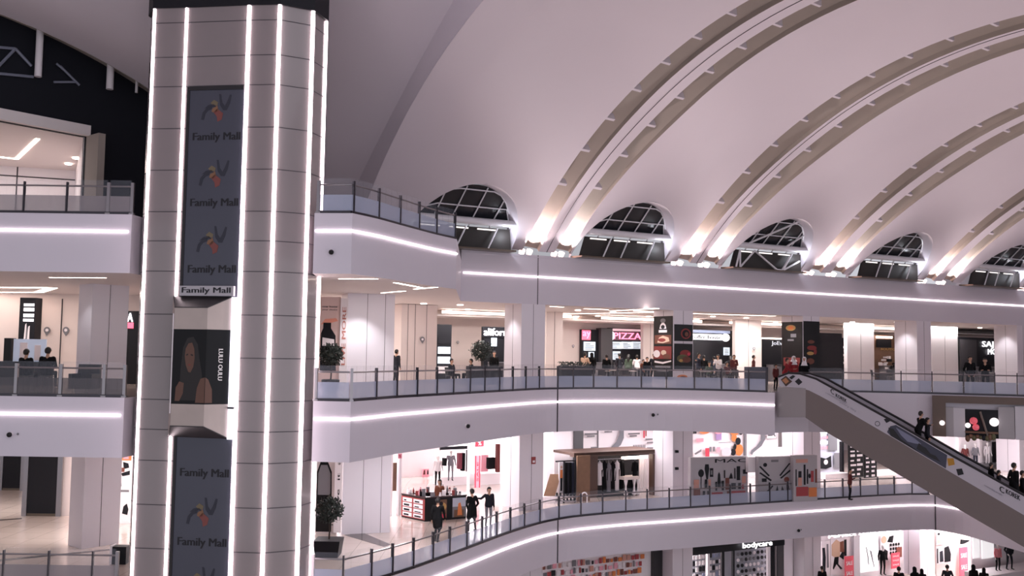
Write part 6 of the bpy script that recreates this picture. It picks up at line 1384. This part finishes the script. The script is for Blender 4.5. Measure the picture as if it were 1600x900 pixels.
mb = MB(); mb.prism(q, (0, .1, 0), bright_w); mb.build('window', bright_w, sh)
gfx(sh, 'pictures', q, [(orange_s, R_(.32, .88, .95, .98)), (pinkp, R_(.5, .9, .8, .98)), (dark_m, [(.1, .8), (.3, .9), (.35, .7), (.2, .64)]), (dark_m, [(.5, .86), (.8, .84), (.85, .78), (.55, .76)]), (lip[1], R_(.2, .72, .6, .78)), (dark_m, [(.4, .70), (.9, .74), (.9, .68), (.5, .66)]), (dark_m, [(.12, .5), (.16, .64), (.42, .63), (.46, .52), (.3, .48)]), (grey1, R_(.3, .44, .9, .47))])
gfx(sh, 'plant_picture', q, [(dark_m, [(.55, .14), (.62, .24), (.8, .28), (.9, .2), (.85, .12)])])
mb = MB(); a = P(184, 882, C_); mb.box((a.x-.28, a.y, C_), (a.x+.28, a.y+.4, C_+.62), dark_m); mb.box((a.x-.30, a.y-.02, C_), (a.x-.22, a.y+.42, C_+.66), bright_w); tag(mb.build('litter_bin', dark_m), 'small dark litter bin with a white side by the railing left of the tower', 'bin')
# small cameras on the fascias
def domecam(px, py, pl, label):
    p = PV(px, py, pl); nn = V((pl[1][0], pl[1][1], 0)).normalized(); t = thing('security_camera', p, label, 'camera')
    mb = MB(); mb.tube([p, p+nn*.06], .07, 12, white_m); mb.build('base', white_m, t)
    mb = MB(); mb.ball(p+nn*.1+V((0, 0, -.02)), .085, 12, 8, black_m); mb.build('lens_dome', black_m, t)
    sd = V((-nn.y, nn.x, 0)); mb = MB(); mb.ball(p+sd*.24+nn*.02, .04, 8, 6, grey1); mb.build('bracket', grey1, t)
domecam(518, 393.5, ((-6, 30.93), (.08, -1)), 'small dark camera on the top gallery edge right of the tower')
def onseg(line, px):
    i = min(range(len(line)-1), key=lambda i: abs(pxof((line[i]+line[i+1])/2, B_)-px)); t = (line[i+1]-line[i]).normalized(); return ((line[i].x, line[i].y), (t.y, -t.x))
domecam(728, 665, onseg(B_R, 728), 'small dark camera on the middle gallery edge above the kiosk')
domecam(1020, 647.5, onseg(B_R, 1020), 'small dark camera on the middle gallery edge above the booth')
domecam(17, 678, ((-20, 31.9), (0, -1)), 'small dark camera on the middle gallery edge at far left')
domecam(1246, 828, onseg(C_R, 1246), 'small pale camera on the lower gallery edge above the ground floor')
mb = MB(); sg_ = onseg(C_R[:62], 1462); p = C_R[61]; mb.obox((p.x+.03, p.y-.03, C_-FH/2), V((.03, 0, 0)), V((0, .03, 0)), V((0, 0, FH/2)), dsteel_m); struct(mb, 'trim_11', dsteel_m, 'dark upright joint in the lower fascia under the escalator', 'joint')
# ------------------------------------------------------------------ ground floor shops
ZD1 = C_-FH
wallw(-9, -20, 53.5, 0, ZD1, white_m, 'white back wall of the ground floor shops')
def dq(x0, y0, x1, y1, w=-1): return prect(x0, y0, x1, y1, plane_w(w))
def dthing(name, px, label, cat, w=-1): p = PV(px, 860, plane_w(w)); return thing(name, V((p.x, p.y, 0)), label, cat)
t = dthing('shopfront', 935, 'bright goods filled shop window at the bottom centre edge', 'shopfront')
mb = MB(); q = pbox(mb, 846, 860, 1022, 960, plane_w(-1.2), .1, 0, bright_w, z0=0, z1=ZD1); mb.build('window', bright_w, t)
random.seed(14); qz = dq(846, 868, 1022, 905, -1.1); mb = MB()
for r in range(3):
    x = .01
    while x < .88:
        w_ = random.uniform(.012, .035); shape(mb, qz, R_(x, .06+.30*r, x+w_, .06+.30*r+random.uniform(.14, .26)), random.choice((orange_s, pinkp, dark_m, grey1, lip[1], lip[0], pale_s, pale_s, redk, lip[2])), .03, .004); x += w_+random.uniform(.004, .02)
mb.build('goods', orange_s, t, kind='stuff')
mb = MB(); pbox(mb, 1022, 850, 1079, 960, plane_w(-.9), .6, 0, mat('charcoal_panel', (50, 48, 52), .5), z0=0, z1=ZD1); struct(mb, 'wall_pier', None, 'charcoal wall pier on the ground floor', 'wall')
mb = MB(); pbox(mb, 790, 870, 847, 960, plane_w(-.6), .4, 0, dark_m, z0=0, z1=ZD1); struct(mb, 'wall_pier', dark_m, 'dark wall piece at the bottom edge left of the goods window', 'wall')
t = dthing('shopfront', 1150, 'black framed glass shop with white shelves on the ground floor', 'shopfront')
def sd_(name, rect, w, M, tt=.1, off=0, **k): mb = MB(); q = pbox(mb, *rect, plane_w(w), tt, off, M, **k); mb.build(name, M, t); return q
sd_('inner_wall', (1079, 850, 1206, 960), -2.5, mat('shop_grey', (150, 152, 162), .4), z0=0, z1=ZD1)
q = sd_('sign_band', (1079, 848, 1226, 860), -.9, dark_m, z1=ZD1)
letters(t, 'bodycare', dq(1160, 846, 1206, 857, -.75), wht_e, .03)
for x0, x1, M in ((1105.5, 1109, bright_w), (1128, 1132, dark_m), (1145.5, 1148, dark_m), (1200, 1204, bright_w), (1205, 1210, dark_m), (1211, 1214, steel_m), (1215, 1225, mat('slate'))): sd_('frame_post', (x0, 856, x1, 960), -.95, M, .15, z0=0, z1=ZD1-.3)
random.seed(6); mb = MB(); qz = dq(1080, 862, 1128, 905, -2.3)
for r in range(4):
    for c in range(9): shape(mb, qz, R_(.03+.108*c, .08+.23*r, .10+.108*c, .22+.23*r+random.uniform(-.03, .05)), random.choice((bright_w, bright_w, dark_m, blue_s)), .05, .01)
qz = dq(1149, 858, 1200, 905, -2.3)
for r in range(5):
    for c in range(8): shape(mb, qz, disc(qz, .07+.122*c, .12+.19*r, .04, .06, 10), random.choice((bright_w, bright_w, grey1, dark_m)), .05, .01)
mb.build('goods', bright_w, t, kind='stuff')
t = dthing('shopfront', 1335, 'white fashion shop with glowing script sign on the ground floor', 'shopfront')
sd_('front_wall', (1279, 830, 1412, 960), -1.2, bright_w, .1, z0=0, z1=ZD1)
a = dq(1294, 831.5, 1352, 839, -.6); b = dq(1352, 827.5, 1412, 835, -.6)
ql_ = [V(p) for p in dq(1294, 829, 1410, 836.5, .0)]
letters(t, 'Perfect style beauty', ql_, wht_e, .05)
sd_('pillar', (1334.5, 838, 1344, 960), -1.0, mat('panel_b'), .2, z0=0, z1=ZD1)
o, q = board('fashion_poster', 'poster with grey figures at the left of the white fashion shop', 'poster', (1283.5, 845, 1297, 898), plane_w(-1), .05, pale_s)
gfx(o, 'figures', q, [(PM['char'], [(.1, .1), (.15, .55), (.1, .8), (.4, .8), (.5, .5), (.45, .1)]), (PM['grey'], [(.6, .2), (.6, .9), (.8, .9), (.85, .2)])])
o, q = board('fashion_poster', 'poster with a walking group in beige and black, white fashion shop', 'poster', (1298, 841, 1327, 898), plane_w(-1), .05, pale_s)
gfx(o, 'figures', q, [(PM['beige'], [(.05, .55), (.05, .85), (.3, .98), (.5, .9), (.5, .5), (.3, .46)]), (PM['brown'], [(.5, .62), (.5, .9), (.7, .92), (.72, .6)]), (PM['black'], [(.1, .2), (.2, .5), (.42, .5), (.4, .3), (.62, .16), (.52, .14), (.3, .3), (.14, .16)]), (PM['black'], R_(.72, .5, .85, .95)), (PM['black'], [(.45, .5), (.6, .62), (.72, .6), (.68, .4)])])
def sale(x0, y0, x1, y1, w, lab, word='SALE'):
    o, q = board('sale_banner', lab, 'banner', (x0, y0, x1, y1), plane_w(w), .04, red_s)
    for f in (.80, .52, .24): letters(o, word, sub(q, .14, f-.05, .86, f+.06), pale_s, .006)
sale(1320.5, 869, 1334, 925, -.7, 'red sale banner standing left of the white lightbox on the ground floor'); sale(1393, 864, 1406, 888, -.7, 'short red sale sign beside the black patterned poster on the ground floor'); sale(1500, 855, 1512.5, 920, 1.6, 'tallest red sale banner on the ground floor, right of the pale pillar')
o, q = board('lightbox', 'white lightbox with a grey plant sketch on the ground floor', 'lightbox', (1344.5, 838, 1372.5, 893), plane_w(-1), .08, mat('lightbox_white', (252, 250, 252), .4, emit=.7)); gfx(o, 'sketch', q, [(grey1, [(.3, .7), (.34, .72), (.44, .4), (.46, .2), (.42, .2), (.38, .44)]), (grey1, [(.5, .62), (.62, .56), (.7, .3), (.78, .1), (.74, .1), (.62, .34)])])
o, q = board('fashion_poster', 'black and white patterned poster right of the white lightbox', 'poster', (1376, 836, 1410, 876), plane_w(-1), .05, pale_s)
gfx(o, 'pattern', q, [(PM['beige'], disc(q, .15, .85, .12, .14)), (PM['black'], [(.3, .75), (.4, .95), (.6, .98), (.55, .7)])]+[(PM['black'], disc(q, .45+.12*(i % 4), .3+.16*(i//4), .045, .06)) for i in range(12)]+[(lip[1], R_(.7, .1, .95, .5)), (PM['black'], [(.05, .1), (.15, .5), (.3, .4), (.28, .05)])])
t = dthing('shopfront', 1490, 'pale fashion shop with suits behind the red sale banner, ground floor right', 'shopfront')
sd_('front_wall', (1463, 826, 1518, 960), 1.3, mat('shop_cream', (238, 222, 218), .5), .1, z0=0, z1=ZD1)
o, q = board('fashion_poster', 'poster of a figure in beige above the framed suits, ground floor right', 'poster', (1463.5, 831, 1480, 850), plane_w(1.4), .05, pale_s); gfx(o, 'figure', q, [(PM['beige'], [(.05, .1), (.1, .6), (.4, .7), (.6, .3), (.5, .1)]), (PM['black'], disc(q, .2, .85, .12, .12))])
o, q = board('fashion_poster', 'framed picture of dark suits, ground floor right', 'poster', (1463.5, 853, 1487, 880), plane_w(1.4), .05, pale_s); gfx(o, 'suits', q, [(PM['black'], R_(.02, .05, .10, .9)), (PM['black'], [(.5, .05), (.5, .9), (.8, .98), (.95, .5), (.92, .05)]), (PM['char'], [(.2, .1), (.2, .7), (.4, .75), (.45, .1)])])
mb = MB(); q = dq(1499, 841, 1515, 850, 1.6); shape(mb, q, [(.05, .1), (.1, .9), (.9, .6), (.8, .4), (.3, .1)], PM['black'], .1, 0); tag(mb.build('hat_display', PM['black']), 'black hat shape above the tallest red sale banner', 'hat')
t = dthing('shopfront', 1560, 'white lit shop window with two dressed mannequins at the bottom right', 'shopfront')
sd_('front_wall', (1519, 826, 1690, 960), 3.2, bright_w, .1, z0=0, z1=ZD1)
sd_('light_panel', (1521, 836, 1531, 872), 3.3, mat('lightbox_white'), .05); sd_('light_panel', (1535, 838, 1553, 872), 3.3, mat('lightbox_white'), .05)
qq = sd_('podium', (1543, 893, 1640, 930), 5.6, bright_w, 1.5, z0=0)
zp = qq[2].z
mann(1559, 870, 4.9, 'mannequin in a pink top and black skirt on the podium at bottom right', 'pink', 'black', z=zp, h=.9, pose='stand'); mann(1577, 870, 5.0, 'mannequin in a dark jacket and trousers on the podium at bottom right', 'char', 'char', z=zp, h=1.02, pose='pocket')
mann(1379, 870, -.4, 'black clad mannequin in front of the black patterned poster', 'black', 'black', z=.35, h=1.05)
gp_ = lambda px, Y, f, lab, **k: person(at(px, Y, 0), f, lab, **k)
gp_(1405, 56, 160, 'person in black with dark hair at the bottom edge below the short red sale sign', pose='stand', top='black', legs='black', coat=True, h=1.12)
gp_(1430, 56, 200, 'person in a black headscarf at the bottom edge before the pale pillar', pose='stand', top='black', legs='black', coat=True, veil=True, h=1.12)
gp_(1441, 56.5, 170, 'smaller person in black beside the headscarf at the bottom edge', pose='stand', top='char', legs='black', h=1.0, veil=True)
gp_(1481, 57, 170, 'person in dark grey in front of the framed suits at the bottom edge', pose='pocket', top='char', legs='black', h=1.08)
gp_(1522, 57, 190, 'person in a black headscarf right of the tallest red sale banner', pose='stand', top='black', legs='black', coat=True, veil=True, h=1.10)
gp_(1538, 57, 150, 'shorter person in a black headscarf at the bottom edge left of the podium', pose='stand', top='black', legs='black', coat=True, veil=True, h=1.0)
gp_(1285, 57, 180, 'person whose dark head just shows below the grey figure poster', pose='stand', top='black', legs='black', h=.98)
# ------------------------------------------------------------------ light
w = bpy.data.worlds.new('world'); SC.world = w; w.use_nodes = True
nt = w.node_tree; bg = nt.nodes['Background']
tc = nt.nodes.new('ShaderNodeTexCoord'); sep = nt.nodes.new('ShaderNodeVectorMath'); sep.operation = 'DOT_PRODUCT'
sep.inputs[1].default_value = (.85, -.5, -.25)  # added ambient fill, weaker from the left so the grey vault stays dark
mr = nt.nodes.new('ShaderNodeMapRange'); mr.inputs[1].default_value = -1; mr.inputs[2].default_value = 1; mr.inputs[3].default_value = .18; mr.inputs[4].default_value = 1.40
nt.links.new(tc.outputs['Generated'], sep.inputs[0]); nt.links.new(sep.outputs['Value'], mr.inputs[0]); nt.links.new(mr.outputs[0], bg.inputs['Strength'])
bg.inputs['Color'].default_value = (.885, .88, .96, 1)
def area(loc, sx, sy, e, col=(1, .93, .9), rot=(0, 0, 0), name='ceiling_fill_lamp'):
    l = bpy.data.lights.new(name, 'AREA'); l.shape = 'RECTANGLE'; l.size = sx; l.size_y = sy; l.energy = e; l.color = col
    o = bpy.data.objects.new(name, l); COL.objects.link(o); o.location = loc; o.rotation_euler = rot; return o
ang = atan2(u.y, u.x)
WARM = (1, .94, .91); COOL = (1, .96, 1)
# middle gallery: lamps in its ceiling
for s in (-11, 0, 9.5, 19, 29, 39): area(SW(s, -5.5, A_-FH-.03), 5, .5, 430, WARM, (0, 0, ang))
area((-20, 41, A_-FH-.03), 6, .5, 150, WARM); area((-26, 43, A_-FH-.03), 6, .5, 130, WARM); area((-4.5, 36.5, A_-FH-.03), 1.5, .4, 120, WARM); area(SW(-7.5, -1.5, A_-FH-.03), 2.5, .4, 150, WARM)
def spot(x, y, z, e):
    l = bpy.data.lights.new('downlight_beam', 'SPOT'); l.energy = e; l.color = (1, .97, .98); l.spot_size = radians(95); l.spot_blend = .7; l.shadow_soft_size = .08
    o = bpy.data.objects.new('downlight_beam', l); COL.objects.link(o); o.location = (x, y, z)
for s in CS: p = SW(s-.75, -.8, 0); spot(p.x, p.y, A_-FH-.06, 200)
spot(-6.3, 40.4, A_-FH-.06, 420); spot(-17.0, 37.0, A_-FH-.06, 60)
# lower gallery: unseen fill lamps added under its ceiling
for s, e_ in ((-11, 700), (0, 600), (9.5, 430), (19, 480), (29, 700)): area(SW(s, -2.2, B_-FH-.03), 7, 2.5, e_, COOL, (0, 0, ang))
for s in (-9, 4, 16): area(SW(s, -15, B_-FH-.03), 8, 3, 1300, COOL, (0, 0, ang))
area(SW(34, 2, B_-FH-.03), 5, 2, 480, COOL, (0, 0, ang))  # unseen lamp added to brighten the far right window
area((-17, 40, B_-FH-.03), 7, 1.5, 380, WARM); area((-24, 46, B_-FH-.03), 6, 1.5, 300, WARM)
area((-3.5, 38, B_-FH-.03), 2, 2, 240, COOL)
# ground floor shops: unseen fill lamps added overhead
for s in (2, 12, 22, 32): area(SW(s, -4 if s < 30 else 1, C_-FH-.03), 8, 3, 2000, COOL, (0, 0, ang))
# room behind the far left opening
p_ = (r0+Bc)/2+Bd*4; area((p_.x, p_.y, zo-.06), 4, 2, 260, WARM)
vs = SC.view_settings; SC.display_settings.display_device = 'sRGB'
vs.view_transform = 'Standard'; vs.look = 'None'; vs.exposure = 0; vs.gamma = 1; vs.use_curve_mapping = False
SC.cycles.transparent_max_bounces = 24; SC.cycles.max_bounces = 8; SC.cycles.sample_clamp_indirect = 6
